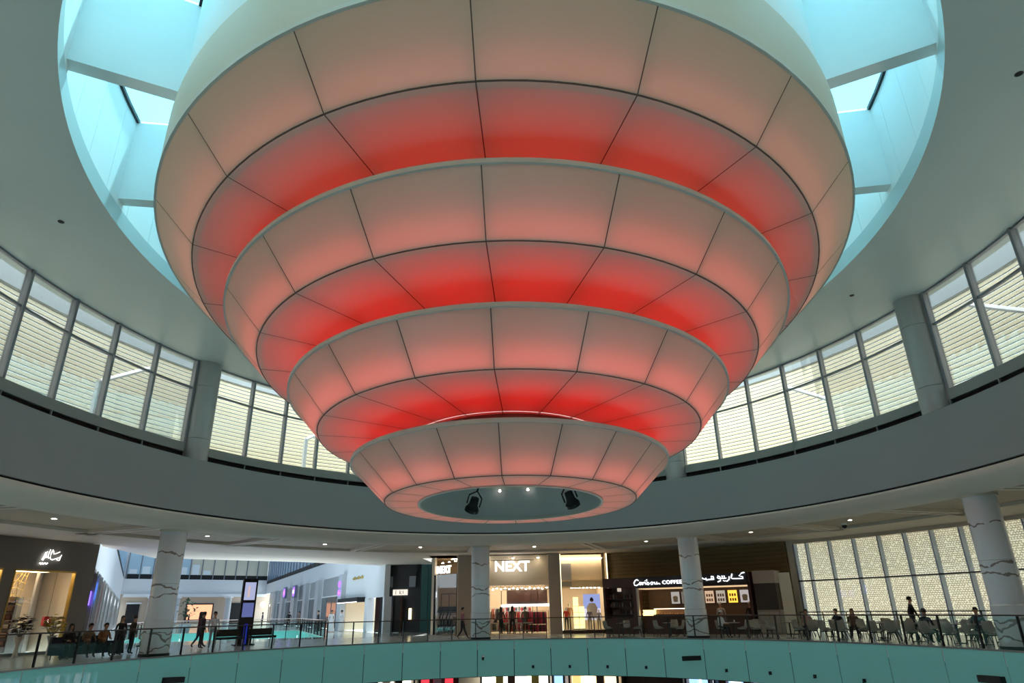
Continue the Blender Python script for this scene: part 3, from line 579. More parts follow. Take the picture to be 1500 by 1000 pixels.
o = empty('shop_doorway', FFW @ Matrix.Translation((19.6, .1, 0)), 'dark doorway with drape in the tan far wall', 'doorway'); MB().box(-1.3, 1.3, 0, .15, 0, 3.4).build('opening', m_black, o); MB().box(-1.5, 1.5, -.05, .12, 3.4, 3.65).build('lintel', m_dark, o)
o = empty('shop_doorway', FFW @ Matrix.Translation((2.0, .1, 0)), 'dark shop opening at the far wall by the glass shops', 'doorway'); MB().box(-1.0, 1.0, 0, .15, 0, 3.6).build('opening', m_black, o); MB().box(-1.2, 1.2, -.05, .12, 3.6, 3.85).build('lintel', m_hw, o)
for k, u in enumerate((24.2, 26.3)):
    o = empty('globe_lamp', FFW @ Matrix.Translation((u, -.8, 3.3)), 'round white globe lamp at the hall corner', 'lamp', 'globe lamps at the hall corner'); MB().lathe([(.5*math.sin(t*math.pi/8), -.5*math.cos(t*math.pi/8)) for t in range(9)], 12).build('globe', emis('globe', (1, .95, .85), 3), o, smooth=True); MB().box(-.08, .08, .3, .85, -.1, .1).build('arm', m_dark, o)
# left row of shops in the hall
FLW = line_frame(HL0, HL1); LL = math.dist(HL0, HL1)
shell('wall_hall_left_back', FLW, [(0, LL, 2.4, 2.5, 0, 4)], m_wall, 'back wall behind the row of hall shops')
hl = shell('wall_hall_left', FLW, [(0, LL, .3, .6, 4.0, 7.7)], m_hw, 'white bulkhead over the row of hall shops')
MB().box(0, LL, .35, .6, 7.7, 8.3, FLW).build('slot', m_black, hl); MB().box(-2, LL+1, .4, .6, 8.3, 13.2, FLW).build('upper_glazing', mat('hall_window', (.25, .42, .62), .15), hl)
u = .3; k = 0
kinds = [('dark', 2.2), ('blue', 2.4), ('silver', 1.6), ('dark', 2.0), ('silver', 1.4), ('red', 3.4), ('silver', 1.5), ('dark', 2.6), ('white', 2.0), ('silver', 2), ('dark', 3), ('white', 3), ('silver', 2.5), ('dark', 4), ('white', 4), ('silver', 4), ('dark', 6), ('white', 6), ('silver', 6), ('dark', 7), ('white', 7), ('silver', 6), ('dark', 7)]
kc = {'dark': (.05, .055, .06), 'blue': (.03, .05, .12), 'silver': (.55, .57, .58), 'red': (.25, .05, .04), 'white': (.75, .75, .74)}
for kd, wd_ in kinds:
    o = empty('shop_bay', FLW @ Matrix.Translation((u, .1, 0)), ['dark glass bay at the hall corner next to the salon', 'dark bay with a glowing blue screen next to the salon corner', 'silver pier beside the blue screen bay', 'dark glass bay past the blue screen', 'slim silver pier before the red curtain bay', 'tall dull red bay in the hall shop row', 'silver pier past the red bay', 'dark glass bay past the red bay', 'white lit bay in the hall shop row'][k] if k < 9 else '%s shop bay, %s from the far end of the hall shop row' % ({'dark': 'dark glass', 'silver': 'silver', 'white': 'white lit'}[kd], ['first', 'second', 'third', 'fourth', 'fifth', 'sixth', 'seventh', 'eighth', 'ninth', 'tenth', 'eleventh', 'twelfth', 'thirteenth', 'fourteenth', 'fifteenth'][len(kinds)-k-1]), 'shopfront')
    b = MB().box(0, wd_-.15, 0, .25, 0, 3.85).build('front', mat('bay_'+kd, kc[kd], .12 if kd in ('dark', 'blue', 'silver') else .5, .3 if kd == 'silver' else 0), o)
    MB().box(wd_-.15, wd_, -.18, .25, 0, 3.95).build('pier', m_steel, o); MB().box(0, wd_, -.1, .25, 3.85, 3.98).build('header', m_hw, o)
    if kd == 'blue': MB().box(.2, wd_-.4, -.06, 0, 2.5, 3.5).build('screen', emis('blue_screen', (.06, .22, 1), 4), b)
    if kd == 'dark' and k == 0: MB().box(.3, wd_-.5, -.06, 0, 2.2, 2.9).build('screen', emis('violet_screen', (.2, .1, 1), 2.5), b)
    if kd == 'white': MB().box(.2, wd_-.4, -.04, 0, 2.9, 3.5).build('sign_panel', m_coolp, b)
    u += wd_; k += 1
# glazed lobby panel above the corner of the salon
# dark shop and teal return
FDS = line_frame((-10.9, 38.3), (-6.3, 37.5)); m_char = mat('charcoal', (.035, .04, .045), .3)
shell('wall_dark_shop', FDS, [(0, .45, 0, .3, 0, 5.2), (.45, 3.4, 0, .3, 3.35, 5.2), (3.0, 3.45, 0, .3, 0, 5.2), (.45, 1.1, .05, .3, 0, 3.35), (2.4, 3.0, .05, .3, 0, 3.35), (1.1, 2.4, .3, .4, 0, 3.35)], m_char, 'charcoal shopfront with a dark doorway')
o = empty('shop_sign', FDS @ Matrix.Translation((1.72, -.12, 3.05)), 'white lit sign box over the charcoal shop doorway', 'sign'); MB().box(-.62, .62, 0, .1, -.22, .22).build('box', emis('sign_cream', (1, .93, .8), 1.0), o); strokes(o, 'mark', [[(-.36,.16),(-.36,-.16)], [(-.02,-.14),(-.02,.14),(.1,.08),(0,0),(.12,-.14)], [(.26,.12),(.26,-.12)]], .022, m_dark, -.02)
for k, (u_, z_) in enumerate(((.75, 3.85), (2.72, 3.85))):
    tag(MB().box(u_-.28, u_+.28, -.04, 0, z_-.4, z_+.45, FDS).build('wall_panel', mat('panel_grey', (.30, .33, .38), .2)), ['grey glass panel on the charcoal front, hall side', 'grey glass panel on the charcoal front, teal side'][k], 'panel')
for k, u_ in enumerate((.78, 2.62)):
    o = empty('wall_light', FDS @ Matrix.Translation((u_, -.06, 1.4)), ['warm wall light by the charcoal doorway, hall side', 'warm wall light by the charcoal doorway, teal side'][k], 'lamp'); MB().box(-.1, .1, -.06, .06, -.42, .42).build('diffuser', emis('wall_light', (1, .75, .42), 3), o); MB().box(-.12, .12, -.04, .06, .42, .48).build('cap', m_dark, o)
FTL = line_frame((-6.35, 37.5), (-5.85, 31.0)); m_tealw = mat('teal_wall', (.05, .15, .15), .15)
td = shell('wall_teal_front', FDS, [(3.45, 4.7, .05, .3, 0, 5.2)], m_char, 'backing of the teal glass front beside the charcoal shop')
for k in range(2): MB().box(3.47+.61*k, 4.05+.61*k, -.02, .05, .05, 5.15, FDS).build('panel', m_tealw, td)
twl = shell('wall_teal', FTL, [(0, 6.52, 0, .12, 0, 5.2)], m_char, 'teal glass side wall of the fashion shop')
MB().box(.1, 6.4, .12, .16, 0, 5.2, FTL).build('inner_lining', m_cream, twl)
for k in range(4): MB().box(6.52*k/4+.03, 6.52*(k+1)/4-.03, -.05, 0, .05, 5.15, FTL).build('panel', m_tealw, twl)

# ------------------------------------------------------------------ fashion shop
FN = line_frame((-3.6, 28.75), (6.72, 28.75)); FN2 = line_frame((-5.85, 31.0), (-3.75, 29.0)); LN2 = 2.9
shell('wall_shop_pillars', FN, [(-.15, .74, -.1, .6, 0, 5.2), (6.17, 6.99, -.1, .6, 0, 5.2)], m_pill, 'beige stone pillars of the fashion shop front')
shell('wall_shop_side', FN, [(.74, 1.0, .2, .6, 0, 5.2)], m_wall, 'dull side reveal of the fashion shop')
for k_, b_ in enumerate([(-2.2, 10.35, 7.2, 7.3, 0, 5.3), (10.25, 10.35, .1, 7.2, 0, 5.3), (-2.3, -2.2, 4.4, 7.2, 0, 5.3), (-2.3, 10.35, 0, 7.3, 5.2, 5.3), (.74, 6.2, 1.0, 1.15, 3.15, 5.2), (6.99, 10.3, 1.6, 1.7, 2.95, 5.2), (6.6, 6.75, .6, 7.2, 0, 5.2), (0.2, .3, 1.2, 7.2, 0, 5.2)]): shell('wall_shop_%d' % k_, FN, [b_], m_cream, 'cream inner wall of the fashion shop')
struct(MB().box(-2.3, 10.35, .1, 7.3, -.4, .015, FN).build('floor_shop', mat('shop_floor', (.5, .42, .33), .2)), 'pale fashion shop floor', 'floor')
for k, (x0, x1, y0, y1) in enumerate(((1.2, 6.2, 2.0, 6.8), (7.2, 10.0, 2.0, 6.0))):
    tag(MB().box(x0, x1, y0, y1, 3.32, 3.36, FN).build('ceiling_light_panel', emis('shop_panel', (1, .84, .62), 3.2)), ['wide warm ceiling light panel in the fashion shop', 'warm ceiling light panel over the display window'][k], 'light')
struct(MB().box(.3, 10.3, 1.16, 7.2, 3.37, 3.45, FN).build('ceiling_shop', m_cream), 'low cream ceiling inside the fashion shop', 'ceiling')
def sign_next(M, lab, w, thick=.05):
    o = empty('shop_sign', M, lab, 'sign'); me = text_mesh('NEXT', 1.0, thick, m_lit, bold=.022); xs = [v.co.x for v in me.vertices]; zs = [v.co.z for v in me.vertices]
    s = w/(max(xs)-min(xs)); me.transform(Matrix.Translation((-(max(xs)+min(xs))/2, 0, -(max(zs)+min(zs))/2))); me.transform(Matrix.Diagonal((s, 1, .69/.62*.62/(max(zs)-min(zs)) if w > 2 else .52/(max(zs)-min(zs)), 1)))
    link('lettering', me, o); MB().box(-w*.62, w*.62, .06, .1, .38, .42).build('mounting_bar', m_dark, o)
sign_next(FN @ Matrix.Translation((3.65, .25, 4.42)), 'large white glowing NEXT sign between beige pillars', 2.45)
sign_next(FN2 @ Matrix.Translation((1.1, .2, 4.35)), 'smaller white glowing NEXT sign on the angled shop window', 1.5)
# spot lamps
def spot(M, lab, g):
    o = empty('track_spot', M, lab, 'spotlight', g); MB().lathe([(.03, .12), (.06, .1), (.07, 0), (.055, 0)], 10).build('housing', m_white, o); MB().cyl((0, 0), .075, .075, -.03, 0, 10).build('lens', emis('spot_lens', (1, .86, .62), 60), o); MB().tube([(0, 0, .1), (0, 0, .43)], .012, 4).build('stem', m_dark, o); return o
s0 = spot(FN @ Matrix.Translation((1.9, .6, 5.0)), 'small glowing spotlight above the large shop sign', 'spots above the shop sign')
for x in (3.7, 5.5):
    c = copy_tree(s0); c.matrix_world = FN @ Matrix.Translation((x, .6, 5.0))
s1 = copy_tree(s0); s1.matrix_world = FN2 @ Matrix.Translation((.5, .6, 4.85)); s1['label'] = 'small glowing spotlight above the smaller shop sign'; s1['group'] = 'spots above the angled window'
for x in (1.2, 1.9):
    c = copy_tree(s1); c.matrix_world = FN2 @ Matrix.Translation((x, .6, 4.85+.03*x))
s2 = copy_tree(s0); s2['label'] = 'small glowing spotlight under the fashion shop bulkhead'; s2['group'] = 'spots inside the fashion shop'; s2.matrix_world = FN @ Matrix.Translation((1.3, 1.5, 3.0))
for k in range(16):
    c = copy_tree(s2); c.matrix_world = FN @ Matrix.Translation((1.6+.3*k, 1.4+.5*(k % 3), 2.95+.05*(k % 2)))
for k in range(8):
    c = copy_tree(s2); c['label'] = 'small glowing spotlight over the display window'; c['group'] = 'spots over the display window'; c.matrix_world = FN @ Matrix.Translation((7.9+.28*k, 1.8, 2.95))
# low tables with folded clothes
def dtable(M, lab, glab, cs_):
    o = empty('display_table', M, lab, 'table'); MB().box(-.7, .7, -.35, .35, .66, .72).build('top', m_pill, o); MB().box(-.6, .6, -.28, .28, .18, .22).build('shelf', m_pill, o)
    for x in (-.64, .64):
        for y in (-.3, .3): MB().box(x-.03, x+.03, y-.03, y+.03, 0, .66).build('leg', m_dark, o)
    for k, c in enumerate(cs_):
        st = MB()
        for j in range(4): st.box(-.13, .13, -.17, .17, .055*j, .055*j+.05)
        tag(st.build('folded_clothes', mat('cloth%d' % c, gcol[c], .8), None, M @ Matrix.Translation((-.5+.33*k, 0, .72))), glab, 'clothes', glab+' set')
gcol = [(.45, .03, .04), (.5, .05, .09), (.08, .02, .04), (.55, .4, .36), (.1, .1, .12), (.6, .55, .5), (.06, .09, .05), (.3, .02, .06), (.03, .03, .04), (.5, .16, .1)]
dtable(FN @ Matrix.Translation((2.6, 1.9, .015)), 'low display table of folded clothes inside the fashion shop entrance', 'folded clothes stack on the table inside the shop entrance', [3, 8, 5, 0])
dtable(FN @ Matrix.Translation((4.3, 1.35, .015)), 'low display table of folded clothes under the shop sign', 'folded clothes stack on the table under the shop sign', [5, 1, 4, 0])
# canopy with light strip
o = empty('display_canopy', FN @ Matrix.Translation((4.7, 3.0, 0)), 'brown slatted display canopy with a white light strip', 'canopy')
for k in range(5): MB().box(-1.3+.52*k+.02, -1.3+.52*(k+1)-.02, 0, .2, 2.1, 2.85).build('slat', m_wood, o)
MB().box(-1.9, 2.1, -.1, 0, 1.78, 1.92).build('light_strip', emis('strip', (.75, .95, 1), 7), o); MB().box(-1.5, 1.5, .2, .3, 1.95, 2.9).build('back_panel', m_wood, o)
for x in (-1.9, -.6, .7, 2.0): MB().tube([(x, .05, .015), (x, .05, 2.95)], .03, 5).build('post', m_dark, o)
MB().tube([(-1.9, .05, 2.95), (2.0, .05, 2.95)], .03, 5).build('top_rail', m_dark, o)
# racks and garments
gcol = [(.45, .03, .04), (.5, .05, .09), (.08, .02, .04), (.55, .4, .36), (.1, .1, .12), (.6, .55, .5), (.06, .09, .05), (.3, .02, .06), (.03, .03, .04), (.5, .16, .1)]
gme = []
for i, c in enumerate(gcol):
    mb = MB(); vs = []
    for zz, w, d in ((0, .24, .03), (-.08, .25, .04), (-.2, .2, .05), (-.75, .23, .06), (-.78, .22, .055)):
        vs += [(-w, -d, zz), (w, -d, zz), (w, d, zz), (-w, d, zz)]
    fs = [(0, 1, 2, 3)] + [(4*k+j, 4*k+(j+1) % 4, 4*k+4+(j+1) % 4, 4*k+4+j) for k in range(4) for j in range(4)] + [(19, 18, 17, 16)]
    mb.add(vs, fs)
    for sx in (-1, 1): mb.tube([(sx*.22, 0, -.06), (sx*.34, 0, -.4)], .05, 5)
    gme.append(mb.mesh('garment', mat('cloth%d' % i, c, .8)))
def rack(M, lab, w, cols_, glab, ggrp, h=1.45, yaw=1.42, low=True):
    o = empty('clothes_rack', M, lab, 'rack')
    for x in (-w/2, w/2): MB().tube([(x, 0, 0), (x, 0, h)], .02, 5).build('post', m_dark, o); MB().box(x-.02, x+.02, -.25, .25, 0, .03).build('foot', m_dark, o)
    MB().tube([(-w/2, 0, h), (w/2, 0, h)], .018, 5).build('rail', m_steel, o)
    n = int(w/.16)
    if low: MB().tube([(-w/2, 0, h-.85), (w/2, 0, h-.85)], .018, 5).build('lower_rail', m_steel, o)
    for k in range(n if low else 0):
        g = link('garment', gme[cols_[(k+2) % len(cols_)]], None, M @ Matrix.Translation((-w/2+.2+(w-.4)*k/max(1, n-1), .02, h-.90)) @ Matrix.Rotation(yaw, 4, 'Z') @ Matrix.Diagonal((.9, .9, min(1, (h-1.0)/.78), 1)))
        tag(g, glab+', lower row', 'garment', ggrp+', lower row')
    for k in range(n):
        g = link('garment', gme[cols_[k % len(cols_)]], None, M @ Matrix.Translation((-w/2+.2+(w-.4)*k/max(1, n-1), 0, h-.06)) @ Matrix.Rotation(yaw, 4, 'Z'))
        tag(g, glab, 'garment', ggrp)
rack(FN @ Matrix.Translation((5.35, 1.6, .015)), 'clothes rack of dark red and maroon garments beside the pillar', 1.6, [2, 7, 1, 8, 7], 'dark red garment on the rack beside the pillar', 'maroon garments by the pillar')
rack(FN @ Matrix.Translation((4.0, 2.4, .015)), 'clothes rack of red and pink garments under the light strip', 2.0, [0, 3, 1, 5, 0, 9], 'red or pale garment hanging under the light strip', 'garments under the light strip')
rack(FN @ Matrix.Translation((2.2, 3.3, .015)), 'wide rack of brown and cream garments behind the folded clothes table', 2.2, [5, 9, 3, 8, 6], 'brown or cream garment behind the folded clothes table', 'garments behind the table', 1.7)
rack(FN @ Matrix.Translation((3.9, 3.6, .015)), 'taller rack of pale garments behind the light strip', 2.4, [5, 3, 0, 4], 'pale garment on the tall rack behind the light strip', 'garments on the tall rack', 1.75)
rack(FN @ Matrix.Translation((1.5, 2.2, .015)), 'clothes rack of green and dark garments at the shop entrance', 1.1, [6, 4, 6], 'dark green garment on the rack at the shop entrance', 'green garments by the entrance')
rack(FN2 @ Matrix.Translation((1.5, .35, .015)), 'clothes rack of pale and dark garments in the angled window', 2.0, [5, 3, 8, 5, 4], 'pale or dark garment in the angled shop window', 'garments in the angled window', 1.5)
rack(FN2 @ Matrix.Translation((.95, .95, .015)), 'high rack of dark garments behind the angled window', 2.2, [8, 4, 2, 8], 'dark garment on the high rack behind the angled window', 'garments on the high rack', 1.9)
o = empty('window_frame_unit', FN2 @ Matrix.Translation((0, .65, 0)), 'black metal display frame with shelves in the angled window', 'display')
for x in (.35, 1.2, 2.5): MB().tube([(x, 0, 0), (x, 0, 2.7)], .025, 5).build('post', m_dark, o)
for z_ in (1.75, 2.7): MB().tube([(.35, 0, z_), (2.5, 0, z_)], .025, 5).build('rail', m_dark, o)
for k_, b_ in enumerate([(0, .3, 0, .2, 0, 5.2), (0, LN2, 2.9, 3.0, 0, 5.2), (2.75, 2.9, 0, .2, 0, 5.2)]): shell('wall_angled_%d' % k_, FN2, [b_], m_cream, 'cream wall of the angled fashion shop window')
tag(MB().box(.4, 2.6, 1.5, 2.7, 5.12, 5.17, FN2).build('ceiling_light_panel', emis('shop_panel2', (1, .80, .55), 8)), 'warm ceiling light panel behind the smaller shop sign', 'light')
w = struct(MB().box(.28, .34, -.02, .1, 0, 4.0, FN2).box(2.72, 2.78, -.02, .1, 0, 4.0, FN2).build('window_400', m_dark), 'angled display window of the fashion shop', 'window'); MB().box(.34, 2.72, .03, .05, .05, 4.0, FN2).build('pane', m_win, w)
w = struct(MB().box(7.0, 10.3, -.1, 1.55, .0, .2, FN).build('window_401', m_wood), 'display window of the fashion shop with dark plinth', 'window'); MB().box(7.02, 10.28, -.04, -.02, .2, 5.1, FN).build('pane', m_win, w); MB().box(7.0, 7.05, -.06, .0, .2, 5.15, FN).box(10.25, 10.32, -.06, .0, .2, 5.15, FN).build('lit_edge', emis('edge_glow', (1, .8, .5), 2.5), w)
tag(MB().box(7.15, 7.9, 1.5, 1.6, 3.05, 4.6, FN).build('hanging_panel', mat('grey_print', (.35, .37, .42), .5)), 'plain grey panel hanging in the display window', 'panel')
tag(MB().box(7.05, 10.25, 1.2, 2.6, 4.9, 4.95, FN).build('ceiling_light_panel', emis('shop_panel3', (1, .78, .5), 9)), 'warm light panel at the top of the display window', 'light')
o = empty('window_poster', FN @ Matrix.Translation((9.25, 1.45, 1.7)), 'backlit poster of a person in a grey jacket under blue sky', 'poster')
MB().box(-.6, .6, 0, .06, -.9, .8).build('lightbox', emis('poster_sky', (.42, .5, .95), .8), o); MB().box(-.6, .6, -.005, 0, -.9, -.15).build('ground_print', emis('poster_low', (.75, .7, .85), 1.1), o)
MB().lathe([(.13*math.sin(t*math.pi/6), .42-.16*math.cos(t*math.pi/6)) for t in range(7)], 10).build('face_print', mat('poster_skin', (.35, .22, .16), .6), o, Matrix.Diagonal((1, .15, 1, 1)))
MB().add([(-.2, -.02, .2), (.2, -.02, .2), (.38, -.02, -.1), (.3, -.02, -.8), (-.3, -.02, -.8), (-.4, -.02, -.1)], [(0, 1, 2, 3, 4, 5)]).build('jacket_print', mat('poster_jacket', (.55, .52, .62), .7), o)
MB().lathe([(.14*math.sin(t*math.pi/8), .44+.15*math.cos(t*math.pi/6)) for t in range(5)], 10).build('hair_print', m_black, o, Matrix.Diagonal((1, .2, 1, 1)))
for k, (x, h) in enumerate(((8.05, 2.1), (8.45, 1.5))):
    o = empty('light_column', FN @ Matrix.Translation((x, .9, .2)), ['taller yellow glowing light column in the display window', 'shorter yellow glowing light column in the display window'][k], 'lamp'); MB().box(-.17, .17, -.14, .14, .08, h).build('shade', emis('yellow_col', (1, .78, .30), 2.3), o); MB().box(-.2, .2, -.17, .17, 0, .08).build('foot', m_white, o)
    for j in range(4): MB().box(-.175, .175, -.145, .145, .3+.4*j, .32+.4*j).build('band', m_gold, o)

# ------------------------------------------------------------------ coffee kiosk
FK = line_frame((6.03, 26.58), (14.05, 21.27)); LK = 9.62
kio = empty('coffee_kiosk', FK, 'dark maroon coffee kiosk with glowing white sign in front of the bronze wall', 'kiosk')
bd = MB()
bd.box(0, 2.36, 0, .15, 2.78, 3.36).box(0, .15, 0, .9, 0, 2.78).box(0, 2.3, .85, .95, 0, 3.36).box(2.1, 2.36, 0, .9, 0, 2.78).box(0, 2.36, 0, .9, 3.3, 3.36).box(0.15, 2.1, 0, .85, 0, .95)
bd.build('side_cabinet', m_wood, kio)
MB().box(2.36, 9.55, 0, 2.0, 2.70, 3.38).build('fascia', mat('kiosk_fascia', (.014, .010, .012), .35), kio)
MB().box(2.36, 9.55, 1.95, 2.05, 0, 2.7).build('back_wall', mat('kiosk_back', (.12, .075, .05), .5, var=.2), kio)
MB().box(9.45, 9.62, 0, 2.0, 0, 3.42).build('end_wall', m_wood, kio); MB().box(2.36, 2.46, -.02, .2, 0, 2.7).build('post', m_grey, kio)
ct = MB().box(2.7, 9.3, .25, .9, 0, 1.02).build('counter', m_wood, kio); MB().box(2.65, 9.35, .2, .95, 1.02, 1.07).build('counter_top', mat('counter_top', (.3, .24, .19), .2), ct)
for z_ in (1.15, 1.62, 2.1): MB().box(.16, 2.1, .3, .84, z_-.03, z_).build('shelf', m_wood, kio)
MB().box(.2, 2.0, .8, .84, .95, 2.75).build('shelf_back', mat('kiosk_shelf', (.10, .06, .05), .5), kio)
MB().box(2.4, 9.5, .3, 1.7, 2.64, 2.69).build('lamp_panel', emis('kiosk_lamp', (1, .68, .38), .9), kio)
MB().box(.9, 1.05, .3, .6, 2.55, 2.76).build('cabinet_lamp', emis('cab_lamp', (1, .85, .7), .6), kio)
# sign
ks = empty('kiosk_sign', FK @ Matrix.Translation((0, -.06, 0)), 'white glowing Latin and Arabic coffee sign on the dark kiosk fascia', 'sign')
m_sg = emis('kiosk_sign_white', (.88, .95, 1), 2.6)
def cs(X, Y): return (2.29+(X*.06-9)*.0462, 3.04-(Y-(278-.012*X))*.06*.047)
car = [[(265,235),(235,208),(185,230),(150,285),(165,330),(215,338),(270,305)], [(335,275),(300,268),(278,305),(300,325),(330,295),(338,268),(345,322)], [(362,268),(372,322),(380,285),(412,268),(420,285)], [(432,270),(440,318),(460,312)], [(476,212),(474,318),(510,322),(532,298),(512,275),(478,290)], [(590,270),(562,290),(575,320),(610,318),(622,290),(600,270),(640,285)], [(660,268),(662,312),(700,318),(720,270),(726,315),(760,300),(790,318)]]
strokes(ks, 'lettering', [[cs(*p) for p in l] for l in car]+[[cs(434, 235), cs(440, 243)]], .030, m_sg, -.03)
me = text_mesh('COFFEE', .36, .03, m_sg, bold=.004, space=1.15); xs = [v.co.x for v in me.vertices]; me.transform(Matrix.Diagonal((1.28/(max(xs)-min(xs)), 1, .85, 1)))
link('block_lettering', me, ks, Matrix.Translation((4.86, -.03, 2.99)))
def ca(X, Y): return (7.78+(X*.06-32)*.0418, 3.14-(Y-(262+(1000-X)*.035))*.06*.046)
ara = [[(1180,170),(1120,178),(1045,235),(1130,262),(1130,292),(880,296),(850,285),(885,195)], [(808,250),(800,310),(735,352)], [(735,285),(690,292),(690,235)], [(690,290),(645,292),(640,235)], [(640,290),(600,296),(580,255),(540,240),(520,275),(560,298),(600,285),(590,340),(520,362)],
       [(430,312),(420,250),(375,248),(370,290),(430,312),(300,315),(255,330),(225,300),(240,285),(262,315),(170,300),(150,280)]]
strokes(ks, 'arabic_lettering', [[ca(*p) for p in l] for l in ara], .032, m_sg, -.03)
strokes(ks, 'arabic_dots', [[ca(705, 340), ca(715, 345)], [ca(680, 342), ca(690, 347)], [ca(655, 335), ca(663, 338)]], .03, m_sg, -.03)
# menu boards
pc = [((.55, .52, .48), .7, 4.75), ((.45, .4, .36), .35, 5.45), ((.8, .55, .36), .8, 7.0), ((.62, .55, .45), .7, 7.72), ((1, .55, .06), 1.6, 8.46), ((.55, .5, .5), .8, 9.2)]
lbs = ['grey backlit menu board with a cup picture beside the column', 'plain grey menu board behind the column edge', 'peach menu board with rows of drinks past the column', 'pale menu board with two rows of dark prints', 'bright yellow backlit menu board', 'grey picture board at the kiosk end']
for k, (c, e, u_) in enumerate(pc):
    o = empty('menu_board', FK @ Matrix.Translation((u_-.5, 1.88, 2.10)), lbs[k], 'menu board')
    MB().box(-.28, .28, 0, .05, -.36, .36).build('panel', emis('menu%d' % k, c, e), o); MB().box(-.31, .31, .02, .055, -.39, .39).build('bezel', m_wood, o)
    if k in (2, 3, 4):
        for r_ in (0, 1):
            for j in range(3): MB().box(-.2+.15*j, -.1+.15*j, -.01, 0, -.26+.27*r_, -.1+.27*r_).build('print', mat('print_brown', (.16, .07, .03), .7), o)
    else:
        MB().lathe([(0, -.26), (.14, -.24), (.17, .05), (.1, .1), (0, .12)], 10).build('print', mat('print_grey', (.25, .25, .24), .7), o, Matrix.Diagonal((1, .06, 1, 1)))
# pastry case, lit boxes, machine
o = empty('pastry_case', FK @ Matrix.Translation((4.4, .4, 1.07)), 'glass pastry case with lit shelf on the kiosk counter', 'display case')
MB().box(-1.1, 1.1, -.15, .4, 0, .05).build('base', m_dark, o); MB().box(-1.1, 1.1, -.16, -.14, .05, .4).build('glass_front', m_win, o); MB().box(-1.1, 1.1, -.15, .4, .4, .43).build('top', m_steel, o); MB().box(-1.05, 1.05, -.1, -.04, .36, .4).build('light_strip', emis('case_light', (1, .7, .45), 5), o); MB().box(-1.1, 1.1, .36, .4, .05, .4).build('rear_panel', mat('case_back', (.3, .18, .1), .5), o)
for k in range(12): tag(MB().lathe([(0, 0), (.06, .01), (.07, .04), (.04, .08), (0, .09)], 8).build('pastry', mat('pastry', (.5, .27, .1), .7), None, FK @ Matrix.Translation((3.45+.17*k, .48+.06*(k % 2), 1.12))), 'small brown pastry in the lit glass case', 'pastry', 'pastries in the case')
for k in range(2): tag(MB().box(-.35, .35, -.2, .2, 0, .1).box(-.37, .37, -.22, .22, .1, .13).build('lit_tray', emis('lit_tray', (1, .72, .25), 3), None, FK @ Matrix.Translation((2.95+.05*k, .45, 1.07+.2*k))), ['lower yellow lit tray box at the kiosk counter end', 'upper yellow lit tray box at the kiosk counter end'][k], 'tray') if k == 0 else tag(MB().box(-.35, .35, -.2, .2, -.07, .1).box(-.37, .37, -.22, .22, .1, .13).build('lit_tray', emis('lit_tray', (1, .72, .25), 3), None, FK @ Matrix.Translation((2.98, .45, 1.27))), 'upper yellow lit tray box at the kiosk counter end', 'tray')
o = empty('coffee_machine', FK @ Matrix.Translation((5.3, .55, 1.5)), 'black coffee machine on the kiosk counter near the column', 'machine')
o.location = (FK @ Vector((5.85, .55, 1.07))); MB().box(-.35, .35, -.2, .25, 0, .5).build('body', m_black, o); MB().box(-.3, .3, -.26, -.2, .18, .3).build('group_head', m_steel, o); MB().box(-.3, .3, -.24, -.05, -.0, .04).build('drip_tray', m_steel, o)
rnd = random.Random(3)
for z_ in (1.15, 1.62, 2.1):
    for k in range(9):
        if rnd.random() < .25: continue
        h = .18+.1*rnd.random(); b_ = MB().box(-.07, .07, -.05, .05, 0, h).build('coffee_bag', mat('bag%d' % (k % 3), [(.06, .02, .02), (.12, .1, .09), (.03, .03, .03)][k % 3], .5), None, FK @ Matrix.Translation((.35+.2*k, .42, z_)))
        lb_ = '%s coffee bag on the %s shelf of the kiosk side cabinet' % (['maroon', 'grey', 'black'][k % 3], {1.15: 'lowest', 1.62: 'middle', 2.1: 'top'}[z_]); tag(b_, lb_, 'bag', lb_+' row')
# grey service unit and white board beside the kiosk
o = empty('service_unit', FK @ Matrix.Translation((9.75, .2, 0)), 'grey service cabinet with dark screen at the kiosk end', 'cabinet')
MB().box(0, 1.25, 0, 1.6, 0, 1.3).build('lower_cabinet', mat('unit_grey', (.22, .20, .18), .5), o); MB().box(0, 1.25, .02, 1.6, 1.3, 2.75).build('dark_screen', mat('unit_dark', (.05, .045, .042), .2), o); MB().box(0, 1.25, 0, 1.6, 2.75, 3.45).build('top_panel', mat('unit_light', (.36, .32, .28), .5), o)
for x in (.05, .65): MB().box(x, x+.55, -.03, 0, .1, 1.2).build('door', mat('unit_door', (.32, .31, .27), .5), o)
o = empty('white_board', FK @ Matrix.Translation((11.2, .35, 0)), 'tall plain white board leaning beside the service cabinet', 'board'); MB().box(0, .62, 0, .08, .05, 3.3).build('panel', mat('board_white', (.62, .64, .55), .5), o); MB().box(-.03, .65, -.02, .1, 0, .05).build('foot', m_dark, o); MB().box(0, .62, .08, .12, 3.3, 3.34).build('cap', m_dark, o)

